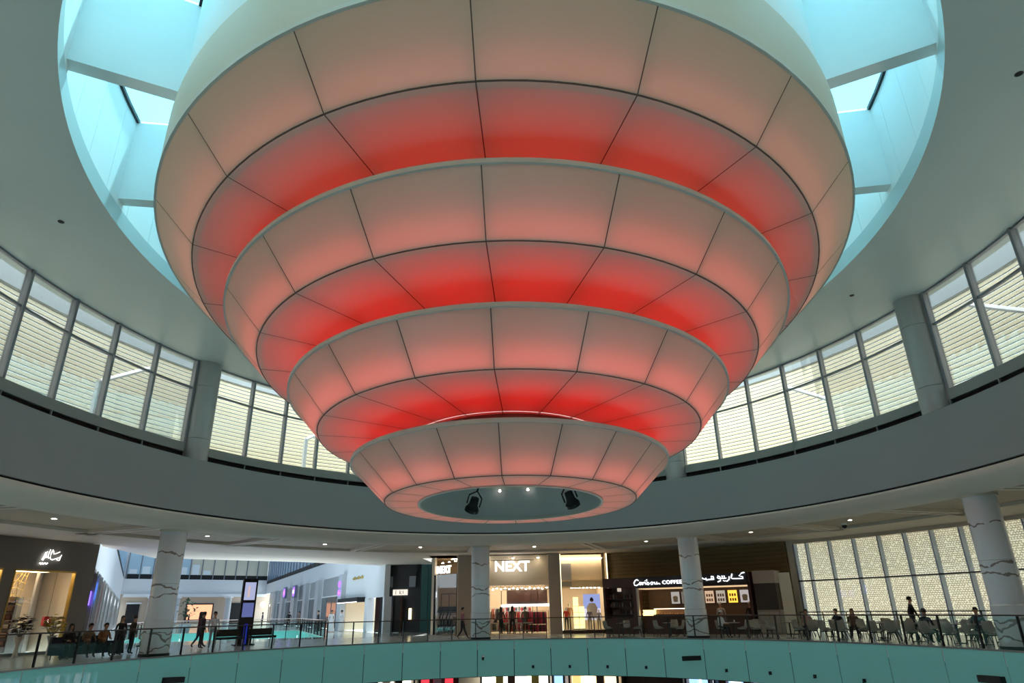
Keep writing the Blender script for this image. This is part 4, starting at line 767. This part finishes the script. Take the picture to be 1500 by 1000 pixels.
# ------------------------------------------------------------------ people
def build_body(pose):
    J = {}; Eg = []; R = {}
    def j(n, p, r, par=None):
        J[n] = Vector(p); R[n] = r
        if par: Eg.append((par, n))
    sit = pose == 'sit'; walk = pose == 'walk'; hz = .50 if sit else .93
    j('pelvis', (0, 0, hz), (.15, .11)); j('waist', (0, 0, hz+.16), (.135, .10), 'pelvis'); j('chest', (0, -.02 if sit else 0, hz+.36), (.165, .115), 'waist'); j('neckb', (0, -.03 if sit else 0, hz+.52), (.06, .06), 'chest')
    hy = -.05 if sit else -.015
    j('neck', (0, hy, hz+.59), (.05, .05), 'neckb'); j('head', (0, hy-.01, hz+.68), (.075, .09), 'neck'); j('crown', (0, hy, hz+.77), (.07, .085), 'head')
    j('nose', (0, hy-.115, hz+.685), (.012, .012), 'head')
    for s, sd in ((-1, 'l'), (1, 'r')):
        j('ear'+sd, (s*.085, hy, hz+.69), (.012, .016), 'head')
        j('sh'+sd, (s*.19, 0, hz+.47), (.06, .06), 'chest')
        if sit: el, wr = (s*.25, -.06, hz+.22), (s*.17, -.28, hz+.20)
        elif walk: el, wr = (s*.24, .10*s, hz+.19), (s*.25, -.06+.14*s, hz-.02)
        else: el, wr = (s*.25, .02, hz+.20), (s*.24, -.06, hz-.03)
        j('el'+sd, el, (.045, .045), 'sh'+sd); j('wr'+sd, wr, (.03, .028), 'el'+sd)
        d = (Vector(wr)-Vector(el)).normalized(); side = Vector((s, 0, 0)); nrm = d.cross(side).normalized()
        pm = Vector(wr)+d*.06; j('palm'+sd, pm, (.034, .02), 'wr'+sd)
        for q, (off, ln) in enumerate(((-.026, .062), (-.009, .072), (.009, .068), (.026, .052))):
            b0 = pm+d*.03+nrm*off; j('f%d%s' % (q, sd), b0+d*ln*.5, (.0085, .0085), 'palm'+sd); j('g%d%s' % (q, sd), b0+d*ln+side*-.015*s*s, (.007, .007), 'f%d%s' % (q, sd))
        j('t0'+sd, pm+nrm*-.045+d*.005, (.0095, .0095), 'palm'+sd); j('t1'+sd, pm+nrm*-.06+d*.04, (.008, .008), 't0'+sd)
        if sit: kn, an, to = (s*.13, -.42, .50), (s*.13, -.40, .09), (s*.14, -.53, .035)
        elif walk: kn, an, to = ((s*.10, -.10, .50), (s*.10, -.30*1, .10), (s*.10, -.43, .05)) if s > 0 else ((s*.10, .02, .49), (s*.10, .27, .13), (s*.10, .17, .04))
        else: kn, an, to = (s*.10, -.02, .50), (s*.11, .02, .09), (s*.13, -.12, .035)
        j('hip'+sd, (s*.095, 0, hz-.04), (.10, .10), 'pelvis'); j('kn'+sd, kn, (.066, .066), 'hip'+sd); j('an'+sd, an, (.042, .042), 'kn'+sd); j('to'+sd, to, (.038, .03), 'an'+sd)
    names = list(J); ix = {n: i for i, n in enumerate(names)}
    me = bpy.data.meshes.new('body'); me.from_pydata([J[n] for n in names], [(ix[a], ix[b]) for a, b in Eg], [])
    o = bpy.data.objects.new('tmp', me); COL.objects.link(o); md = o.modifiers.new('s', 'SKIN'); md.use_smooth_shade = True
    for i, n in enumerate(names):
        sv = me.skin_vertices[0].data[i]; sv.radius = R[n]; sv.use_root = (n == 'pelvis')
    o.modifiers.new('b', 'SUBSURF').levels = 1
    dg = bpy.context.evaluated_depsgraph_get(); dg.update(); m2 = bpy.data.meshes.new_from_object(o.evaluated_get(dg)); bpy.data.objects.remove(o)
    for _ in range(4): m2.materials.append(None)
    seg = []
    for a, b in Eg:
        nm = b
        zone = 0 if nm[:2] in ('ne', 'he', 'cr', 'no', 'ea', 'pa', 't0', 't1') or (nm[0] in 'fg' and nm[1].isdigit()) else (3 if nm[:2] == 'to' else 2 if nm[:2] in ('hi', 'kn', 'an') else 1)
        if nm == 'neckb': zone = 1
        seg.append((J[a], J[b], zone))
    for p in m2.polygons:
        c = p.center; best = 9; z = 1
        for A, B, zz in seg:
            d = B-A; t = max(0, min(1, (c-A).dot(d)/max(d.length_squared, 1e-6))); q = (c-A-d*t).length
            if q < best: best = q; z = zz
        p.material_index = z; p.use_smooth = True
    hd = J['head']; return m2, hd
BODIES = {p: build_body(p) for p in ('stand', 'walk', 'sit')}
SK = [mat('skin_a', (.42, .24, .16), .6), mat('skin_b', (.25, .13, .08), .6), mat('skin_c', (.5, .32, .24), .6)]
def cloth(c): return mat('cl_%02x%02x%02x' % tuple(int(x*255) for x in c), c, .85)
m_hair = mat('hair_black', (.012, .010, .009), .5); m_hairb = mat('hair_brown', (.10, .045, .025), .5); m_shoe = mat('shoe', (.03, .028, .026), .5)
def hairmesh(kind):
    mb = MB(); prof = [(.0, .155), (.06, .145), (.092, .10), (.10, .04), (.095, .0)]
    if kind == 'long': prof += [(.10, -.1), (.11, -.22), (.08, -.24)]
    vs = []; fs = []; n = 14; k = len(prof)
    for i in range(n):
        a = 2*math.pi*i/n
        for r, z in prof:
            front = math.sin(a) < -.45
            zz = max(z, .065) if front else z
            vs.append((r*math.cos(a), r*1.12*math.sin(a)+.015, zz))
    for i in range(n):
        for jx in range(k-1): fs.append((i*k+jx, ((i+1) % n)*k+jx, ((i+1) % n)*k+jx+1, i*k+jx+1))
    return mb.add(vs, fs).mesh('hair', None, True)
HAIR = {'short': hairmesh('short'), 'long': hairmesh('long')}
def person(pos, rz, pose, top, bot, lab, hair=m_hair, hk='short', skin=0, sc=1.0, robe=None, name='person', cat='person', group=None, cap=None):
    o = empty(name, Matrix.Translation(pos) @ Matrix.Rotation(rz, 4, 'Z') @ Matrix.Diagonal((sc, sc, sc, 1)), lab, cat, group)
    m2, hd = BODIES[pose]; me = m2.copy(); 
    for i, mm in enumerate((SK[skin] if isinstance(skin, int) else skin, cloth(top), cloth(bot), m_shoe)): me.materials[i] = mm
    link('body', me, o)
    if hair:
        h = HAIR[hk].copy(); h.materials.append(hair); link('hair', h, o, Matrix.Translation(hd+Vector((0, 0, .01))))
    if cap: MB().lathe([(0, .17), (.08, .165), (.105, .12), (.11, .07), (.10, .07)], 12).build('cap', cloth(cap), o, Matrix.Translation(hd))
    if robe is not None:
        z1 = .55 if pose == 'sit' else 1.0
        MB().lathe([(.30, .06), (.25, .4), (.19, z1-.02), (.17, z1+.1)], 18).build('robe', cloth(robe), o, Matrix.Translation((0, -.18 if pose == 'sit' else 0, 0)), smooth=True)
    return o
def rp(R, a): return E(R, a)
def face(R, a): # rotation that makes a figure look towards the atrium centre
    p = E(R, a); return math.atan2(p.y, p.x)-math.pi/2
BK = (.012, .012, .014); WH = (.62, .63, .64); NV = (.02, .03, .06)
person(rp(18.3, -9.4), 1.35, 'walk', (.35, .12, .16), (.03, .03, .04), 'person in a dusty pink shirt and dark trousers walking behind the railing')
person((-.8, 29.6, 0), 2.6, 'walk', (.05, .035, .04), BK, 'person in dark clothes walking into the fashion shop, beside the green rack', hk='long')
person((.0, 29.4, 0), 3.4, 'walk', (.05, .06, .05), BK, 'person in dark olive clothes walking into the fashion shop', hk='long', sc=1.03)
person((.9, 30.2, 0), 2.9, 'stand', (.08, .09, .06), (.05, .05, .05), 'person in dark green clothes standing by the red garments')
person(rp(20.6, 61.7), 1.2, 'walk', BK, BK, 'person in black walking past the cafe tables', sc=1.03)
# benches / sofa on the left walkway
def sofa(M, lab, w, col):
    o = empty('sofa', M, lab, 'sofa'); ms = cloth(col)
    MB().box(-w/2, w/2, -.35, .35, .16, .44).build('seat', ms, o); MB().box(-w/2, w/2, .28, .42, .3, .85).build('backrest', ms, o)
    for x in (-w/2, w/2-.12): MB().box(x, x+.12, -.35, .4, .16, .62).build('armrest', ms, o)
    for x in (-w/2+.1, w/2-.1):
        for y in (-.28, .3): MB().tube([(x, y, 0), (x, y, .17)], .025, 5).build('leg', m_dark, o)
sa = frame(20.3, -64.6); sofa(sa, 'long navy sofa with three people in front of the hall corner', 2.6, (.015, .025, .05))
rzs = face(20.3, -64.6)
for k, (x, lab, tp, hk, hr) in enumerate(((-.85, 'person in a black veil and robe seated on the navy sofa', BK, 'long', m_black), (.05, 'person in a brown top seated in the middle of the navy sofa', (.2, .12, .08), 'short', m_hair), (.8, 'person in an orange-tan top seated on the navy sofa nearest the hall', (.3, .13, .05), 'short', m_hair))):
    person(sa @ Vector((x, -.05, 0)), rzs, 'sit', tp, BK if k else BK, lab, hair=hr, hk=hk, sc=1.02, robe=BK if k == 0 else None)
for k, (R, a, lab, tp, rb, ps) in enumerate(((20.3, -60.8, 'person in black standing in a group by the hall column', BK, None, 'stand'), (20.9, -60.0, 'person in a black robe standing in the group by the hall column', BK, BK, 'stand'), (20.5, -59.1, 'person in dark brown standing in the group by the hall column', (.05, .03, .02), None, 'stand'), (19.2, -59.4, 'person in a white top beside the dark group by the hall column', (.5, .5, .5), None, 'sit'))):
    person(rp(R, a), face(R, a)+.8*k, ps, tp, BK, lab, hk='long' if k == 1 else 'short', sc=.93, robe=rb)
    if ps == 'sit':
        st = empty('stool', Matrix.Translation(rp(R, a)), 'small dark stool under the white-topped person by the column', 'stool'); MB().box(-.2, .2, -.2, .2, .34, .40).build('seat', m_dark, st)
        for x in (-.15, .15):
            for y in (-.15, .15): MB().tube([(x, y, 0), (x, y, .35)], .018, 4).build('leg', m_dark, st)
person(rp(21.0, -48.3), .4, 'stand', (.6, .65, .72), (.3, .33, .4), 'person in a pale blue-white shirt standing beside the totem')
person(rp(21.2, -49.6), 2.4, 'stand', (.03, .02, .02), BK, 'person in black standing next to the pale-shirted one')
person(rp(22.2, -49.0), 1.8, 'walk', (.12, .03, .03), NV, 'person in dark red walking behind the pale-shirted one', hk='long')
# totem, benches and planter by the hall opening
o = empty('digital_totem', frame(22.2, -42.9) @ Matrix.Rotation(-.25, 4, 'Z'), 'tall black digital totem with two stacked screens beside the hall', 'totem')
MB().box(-.4, .4, -.12, .12, 0, 3.5).build('casing', m_black, o); MB().box(-.3, .3, -.14, -.12, 2.35, 3.3).build('screen', emis('totem_a', (.55, .6, .9), .75), o); MB().box(-.3, .3, -.14, -.12, 1.45, 2.2).build('screen', emis('totem_b', (.16, .2, .5), .7), o)
MB().box(-.12, .0, -.15, -.14, 2.5, 3.1).build('picture', emis('totem_c', (.9, .7, .7), .7), o); MB().box(-.1, .1, -.15, -.14, 0.05, 1.1).build('light_bar', emis('totem_blue', (.02, .04, .6), .45), o); MB().box(-.55, .55, -.3, .3, 0, .06).build('base_plate', m_dark, o)
for k, a in enumerate((-45.6, -41.0)):
    o = empty('bench', frame(21.4, a), ['black bench with steel legs on the salon side of the totem', 'black bench with steel legs on the shop side of the totem'][k], 'bench'); MB().box(-.7, .7, -.3, .3, .36, .48).build('seat', m_black, o); MB().box(-.7, .7, .22, .3, .5, .85).build('backrest', m_black, o)
    for x in (-.62, .62): MB().tube([(x, -.26, 0), (x, -.24, .4), (x, .24, .4), (x, .3, .9)], .025, 5).tube([(x, .26, 0), (x, .24, .4)], .025, 5).build('leg', m_steel, o)
o = empty('potted_plant', Matrix.Translation((-33.5, 53, 0)), 'dark bushy potted plant at the far edge of the second void', 'plant'); MB().lathe([(0, 0), (.5, 0), (.6, .9), (.5, .9), (0, .8)], 14).build('pot', m_hp, o, smooth=True)
rnd = random.Random(5)
for k in range(80):
    a_, b_ = rnd.random()*6.28, rnd.random()*3.1; r_ = .9; c = Vector((r_*math.cos(a_)*math.sin(b_), r_*math.sin(a_)*math.sin(b_), 2.2+.8*math.cos(b_))); d = Vector((rnd.uniform(-1, 1), rnd.uniform(-1, 1), rnd.uniform(-.3, .8))).normalized()*.4; e = d.cross(Vector((0, 0, 1))).normalized()*.13
    MB().add([c, c+d*.5+e, c+d, c+d*.5-e], [(0, 1, 2, 3)]).build('leaf', mat('leaf_dark', (.03, .07, .03), .5), o)
MB().tube([(0, 0, .8), (0, 0, 2.3)], .07, 6).build('trunk', m_wood, o)
# people far along the hall
for k, (x, y, tp, rb, lab) in enumerate(((-17.6, 44.5, BK, BK, 'person in a black robe by the emblem pillar in the hall'), (-16.2, 43.8, WH, WH, 'person in a white robe by the small hall shop'), (-15.6, 45.0, WH, WH, 'second person in white, behind the white-robed one'), (-27, 66, BK, None, 'dark clothed person far along the hall by the grey pillars'), (-33, 74, (.1, .1, .12), None, 'person in grey far along the hall past the grey pillars'), (-38, 80, BK, None, 'dark clothed person at the hall corner'), (-24, 60, (.2, .12, .1), None, 'person in brown by the dark glass shopfront'), (-50, 90, BK, None, 'tiny dark figure before the far tan wall'))):
    person((x, y, 0), random.random()*6, 'stand', tp, BK if rb != WH else WH, lab, robe=rb, sc=1.03)
# mannequins in the display window
for k, (x, y, tp, lab) in enumerate(((7.35, .7, (.55, .04, .03), 'white mannequin in a red top in the display window'), (7.6, 1.25, (.45, .25, .16), 'taller mannequin in a dull orange top behind the red one'), (8.95, .6, (.32, .28, .45), 'small mannequin in lilac before the poster'), (9.6, .7, (.5, .5, .52), 'small mannequin in pale grey beside the poster'))):
    person(FN @ Vector((x, y, .2)), .2*k-.3, 'stand', tp, (.5, .45, .4) if k else (.05, .05, .06), lab, hair=None, skin=m_white, sc=(.85, 1.0, .8, .75)[k], name='mannequin', cat='mannequin')

# ------------------------------------------------------------------ cafe
def make_chair():
    o = empty('cafe_chair', Matrix.Identity(4), 'x', 'chair'); ms = mat('chair_grey', (.33, .30, .26), .7, var=.05)
    mb = MB(); n = 8
    prof = [(-.24, .47, .40), (-.22, .44, .44), (.0, .42, .46), (.16, .44, .46), (.22, .52, .47), (.26, .66, .45), (.29, .82, .40), (.30, .86, .34)]
    vs = []
    for y, z, w in prof:
        for i in range(n+1):
            t = i/n*2-1; cv = abs(t)**2.5
            vs.append((t*w/2+0, y-(.10*cv if z > .5 else 0), z+(.12*cv if z < .5 and y > -.2 else .02*cv)))
    m_ = len(prof); k = n+1; nv = len(vs)
    vs += [(x, y+.02, z-.025) for x, y, z in vs]
    fs = []
    for r_ in range(m_-1):
        for i in range(n):
            q = (r_*k+i, r_*k+i+1, (r_+1)*k+i+1, (r_+1)*k+i); fs += [q, tuple(x+nv for x in reversed(q))]
    rim = [i for i in range(k)]+[r_*k+n for r_ in range(1, m_)]+[(m_-1)*k+i for i in range(n-1, -1, -1)]+[r_*k for r_ in range(m_-2, 0, -1)]
    for i in range(len(rim)): a_, b_ = rim[i], rim[(i+1) % len(rim)]; fs.append((b_, a_, a_+nv, b_+nv))
    mb.add(vs, fs); cut = 4
    mb.build('shell', ms, o, smooth=True)
    MB().box(-.19, .19, -.2, .15, .425, .47).build('cushion', mat('cushion_grey', (.36, .36, .33), .8), o)
    MB().box(-.17, .17, -.16, .16, .36, .40).build('seat_plate', m_dark, o)
    for x in (-1, 1):
        for y in (-1, 1): MB().tube([(x*.15, y*.14, .38), (x*.22, y*.23, 0)], .018, 5).build('leg', m_dark, o)
    return o
ch0 = make_chair(); first = [True]
def chair(R, a, dr, lab, grp=None):
    c = ch0 if first[0] else copy_tree(ch0); first[0] = False
    c.matrix_world = Matrix.Translation(E(R, a)) @ Matrix.Rotation(face(R, a)+dr, 4, 'Z'); c['label'] = lab
    if grp: c['group'] = grp
    elif 'group' in c: del c['group']
tb0 = empty('cafe_table', Matrix.Identity(4), 'x', 'table')
MB().lathe([(0, .70), (.34, .70), (.36, .715), (.36, .735), (0, .74)], 20).build('top', mat('table_top', (.20, .19, .17), .3), tb0, smooth=True); MB().tube([(0, 0, .03), (0, 0, .71)], .035, 8).build('stem', m_dark, tb0); MB().lathe([(0, 0), (.24, 0), (.24, .02), (.05, .045), (0, .045)], 16).build('foot', m_dark, tb0, smooth=True)
tfirst = [True]
def table(R, a, lab):
    c = tb0 if tfirst[0] else copy_tree(tb0); tfirst[0] = False
    c.matrix_world = Matrix.Translation(E(R, a)); c['label'] = lab; c['group'] = 'cafe tables'
PI = math.pi
GA = 'cafe chairs in front of the kiosk side cabinet'; GB = 'cafe chairs between kiosk counter and railing'; GC = 'cafe chairs in front of the patterned windows'
LA = 'grey shell cafe chair in front of the kiosk side cabinet'; LB = 'grey shell cafe chair between the kiosk counter and the column'; LC = 'grey shell cafe chair at the railing before the service cabinet'; LD = 'grey shell cafe chair with its back to the railing before the patterned windows'
TL = 'small round dark cafe table among the grey shell chairs'
for R, a, dr, lb, gp in ((18.6, 17.6, 1.2, LA, GA), (18.7, 22.8, -1.3, LA, GA), (19.6, 20.4, 0, LA, GA), (18.6, 26.6, 1.2, LB, GB), (18.7, 30.2, -1.2, LB, GB), (20.0, 28.4, .1, LB, GB), (18.4, 37.4, 1.3, LC, 'kiosk end chairs'), (18.6, 40.6, -1.4, LC, 'kiosk end chairs'), (18.4, 42.9, 1.2, LC, 'kiosk end chairs'), (19.9, 41.5, 0, LC, 'kiosk end chairs'), (18.4, 45.4, 1.1, LC, 'kiosk end chairs'), (18.6, 49.2, 1.3, LC, 'kiosk end chairs'),
                       (18.4, 51.6, -1.2, LD, GC), (18.2, 53.6, PI-.5, LD, GC), (18.2, 56.0, PI, LD, GC), (19.0, 57.6, -1.1, LD, GC), (18.2, 60.3, PI, LD, GC), (18.3, 62.3, PI+.4, LD, GC), (18.4, 64.5, PI-.2, LD, GC), (18.2, 66.9, PI, LD, GC), (18.2, 69.4, PI+.2, LD, GC), (18.3, 71.8, PI-.6, LD, GC), (18.6, 73.4, 1.2, LD, GC)): chair(R, a, dr, lb, gp)
LE = 'grey shell cafe chair close to the patterned windows, facing the railing'
for R, a, dr in ((20.3, 48.6, .1), (20.4, 52.6, -.2), (20.2, 54.9, .3), (20.5, 58.4, 0), (20.6, 64.6, .2), (20.4, 67.3, -.2), (20.2, 69.3, .1), (20.4, 71.9, 0), (22.3, 50.5, PI), (22.3, 56.5, PI), (22.3, 66, PI)): chair(R, a, dr, LE, 'cafe chairs near the patterned windows')
for R, a, dr in ((19.4, 50.3, PI+.3), (19.6, 53.2, PI-.4), (19.9, 56.4, 1.0), (19.3, 61.0, -1.2), (19.9, 62.6, 1.3), (19.3, 65.6, .4), (19.7, 73.6, -.3), (21.2, 47.6, 1.1), (21.6, 53.3, -1.0), (21.4, 60.2, .2), (21.6, 63.8, PI), (21.3, 70.4, .6)): chair(R, a, dr, 'grey shell cafe chair between the railing row and the window row of seats', 'cafe chairs between the two rows')
gr = empty('guard_rail', Matrix.Identity(4), 'thin dark guard rail in front of the patterned windows', 'railing')
MB().rev([(23.8, 1.12), (23.8, 1.17), (23.86, 1.17), (23.86, 1.12)], 44.6, 79.5, 40, closed=True, caps=True).build('top_bar', m_dark, gr)
for k in range(13): MB().box(-.02, .02, -.02, .02, 0, 1.13, frame(23.83, 44.6+2.9*k)).build('post', m_dark, gr)
for R, a in ((18.8, 20.2), (18.8, 28.4), (18.8, 39), (18.8, 44.2), (19.2, 47.2), (19.3, 54.3), (19.4, 59.2), (19.5, 63.4), (19.4, 68.2), (19.4, 70.9), (21.4, 50.5), (21.4, 56.8), (21.5, 66.2)): table(R, a, TL)
# cups on tables
for R, a in ((18.8, 20.2), (18.8, 39), (18.8, 44.2), (19.2, 47.2), (19.3, 54.3), (19.5, 63.4), (19.4, 68.2), (19.4, 70.9)):
    o = empty('paper_cup', Matrix.Translation(E(R, a, .74)+Vector((.1, .05, 0))), 'white paper cup standing on a cafe table', 'cup', 'cups on the cafe tables'); MB().lathe([(0, 0), (.03, 0), (.042, .11), (.045, .11), (0, .11)], 10).build('cup', m_white, o); MB().lathe([(.046, .11), (.046, .125), (0, .128)], 10).build('lid', m_dark, o)
def seated(R, a, dr, tp, lab, **k): person(E(R, a), face(R, a)+dr, 'sit', tp, BK, lab, **k)
seated(20.3, 48.6, .1, (.35, .22, .2), 'person in a dull pink top seated by the window edge at the cafe')
seated(20.4, 52.6, -.2, BK, 'person in black with dark hair seated facing the railing')
seated(20.2, 54.9, .3, (.12, .07, .05), 'person with long brown hair seated at the cafe', hair=m_hairb, hk='long')
seated(18.2, 66.9, PI, BK, 'person in black seated with back to the railing')
seated(20.2, 69.3, .5, (.03, .03, .035), 'person in dark grey leaning at the cafe table beyond the black-clad one')
seated(20.4, 71.9, -.6, BK, 'person in black seated beside the marble column')
seated(18.4, 37.4, 1.3, WH, 'person in white seated by the column before the kiosk', cap=(.6, .6, .6), hair=m_hair)
person(FK @ Vector((7.3, 1.25, 0)), math.atan2(-5.31, 8.02), 'stand', (.35, .33, .3), BK, 'kiosk worker in a grey shirt and pale cap behind the counter', cap=(.55, .53, .5))
person(FK @ Vector((9.1, 1.2, 0)), math.atan2(-5.31, 8.02)+.3, 'stand', BK, BK, 'kiosk worker in black with a white cap at the end wall', cap=(.62, .62, .6))

# ------------------------------------------------------------------ lower level shops (a strip shows under the fascia)
def lower(a0, a1, m_, lab, R=23.4, goods=None):
    o = empty('lower_shopfront', frame(R, (a0+a1)/2, -6), lab, 'shopfront'); w_ = (E(R, a1)-E(R, a0)).length
    MB().box(-w_/2, w_/2, .5, .6, 0, 4.1).build('back_panel', m_, o); MB().box(-w_/2, -w_/2+.12, -.05, .6, 0, 4.25).box(w_/2-.12, w_/2, -.05, .6, 0, 4.25).build('frame', m_dark, o); MB().box(-w_/2, w_/2, -.05, .6, 4.1, 4.25).build('lintel', m_dark, o)
    if goods:
        n = int(w_/.8)
        for k in range(n): MB().box(-w_/2+.25+k*.8, -w_/2+.75+k*.8, .1, .45, 2.0, 3.5+.2*(k % 2)).build('display_item', goods[k % len(goods)], o)
e1 = emis('lo_warm', (1, .72, .42), 2.2); e2 = emis('lo_cream', (1, .9, .66), 3); e3 = emis('lo_blue', (.35, .6, 1), 1.6); e4 = emis('lo_white', (.95, .95, 1), 2); e5 = emis('lo_red', (.8, .05, .08), 1.2); e6 = emis('lo_orange', (1, .42, .15), 2)
lower(-34, -24, m_char, 'dark lower level shopfront with small white goods', goods=[m_white, m_dark]); lower(-23.5, -16, e2, 'cream lit lower shopfront below the teal glass shop', goods=[m_dark, m_white]); lower(-15.5, -9, m_char, 'dark lower shopfront with red and pink posters', goods=[e5, mat('pinkprint', (.5, .3, .5), .5)])
lower(-5.5, 6, e2, 'cream lower shopfront with rows of lit shelves', goods=[e4, m_gold, m_wood]); lower(6.3, 8.4, e3, 'narrow blue lower shop screen'); lower(9, 17, e1, 'warm orange lower shopfront with colourful goods', goods=[e6, e2, m_wood, e1]); lower(17.5, 27, m_wood, 'dark brown lower shopfront'); lower(27.3, 31, e4, 'white and blue lit lower shopfront', goods=[e3]); lower(31.5, 40, e3, 'pale blue lower shopfront', goods=[m_wood, e4])
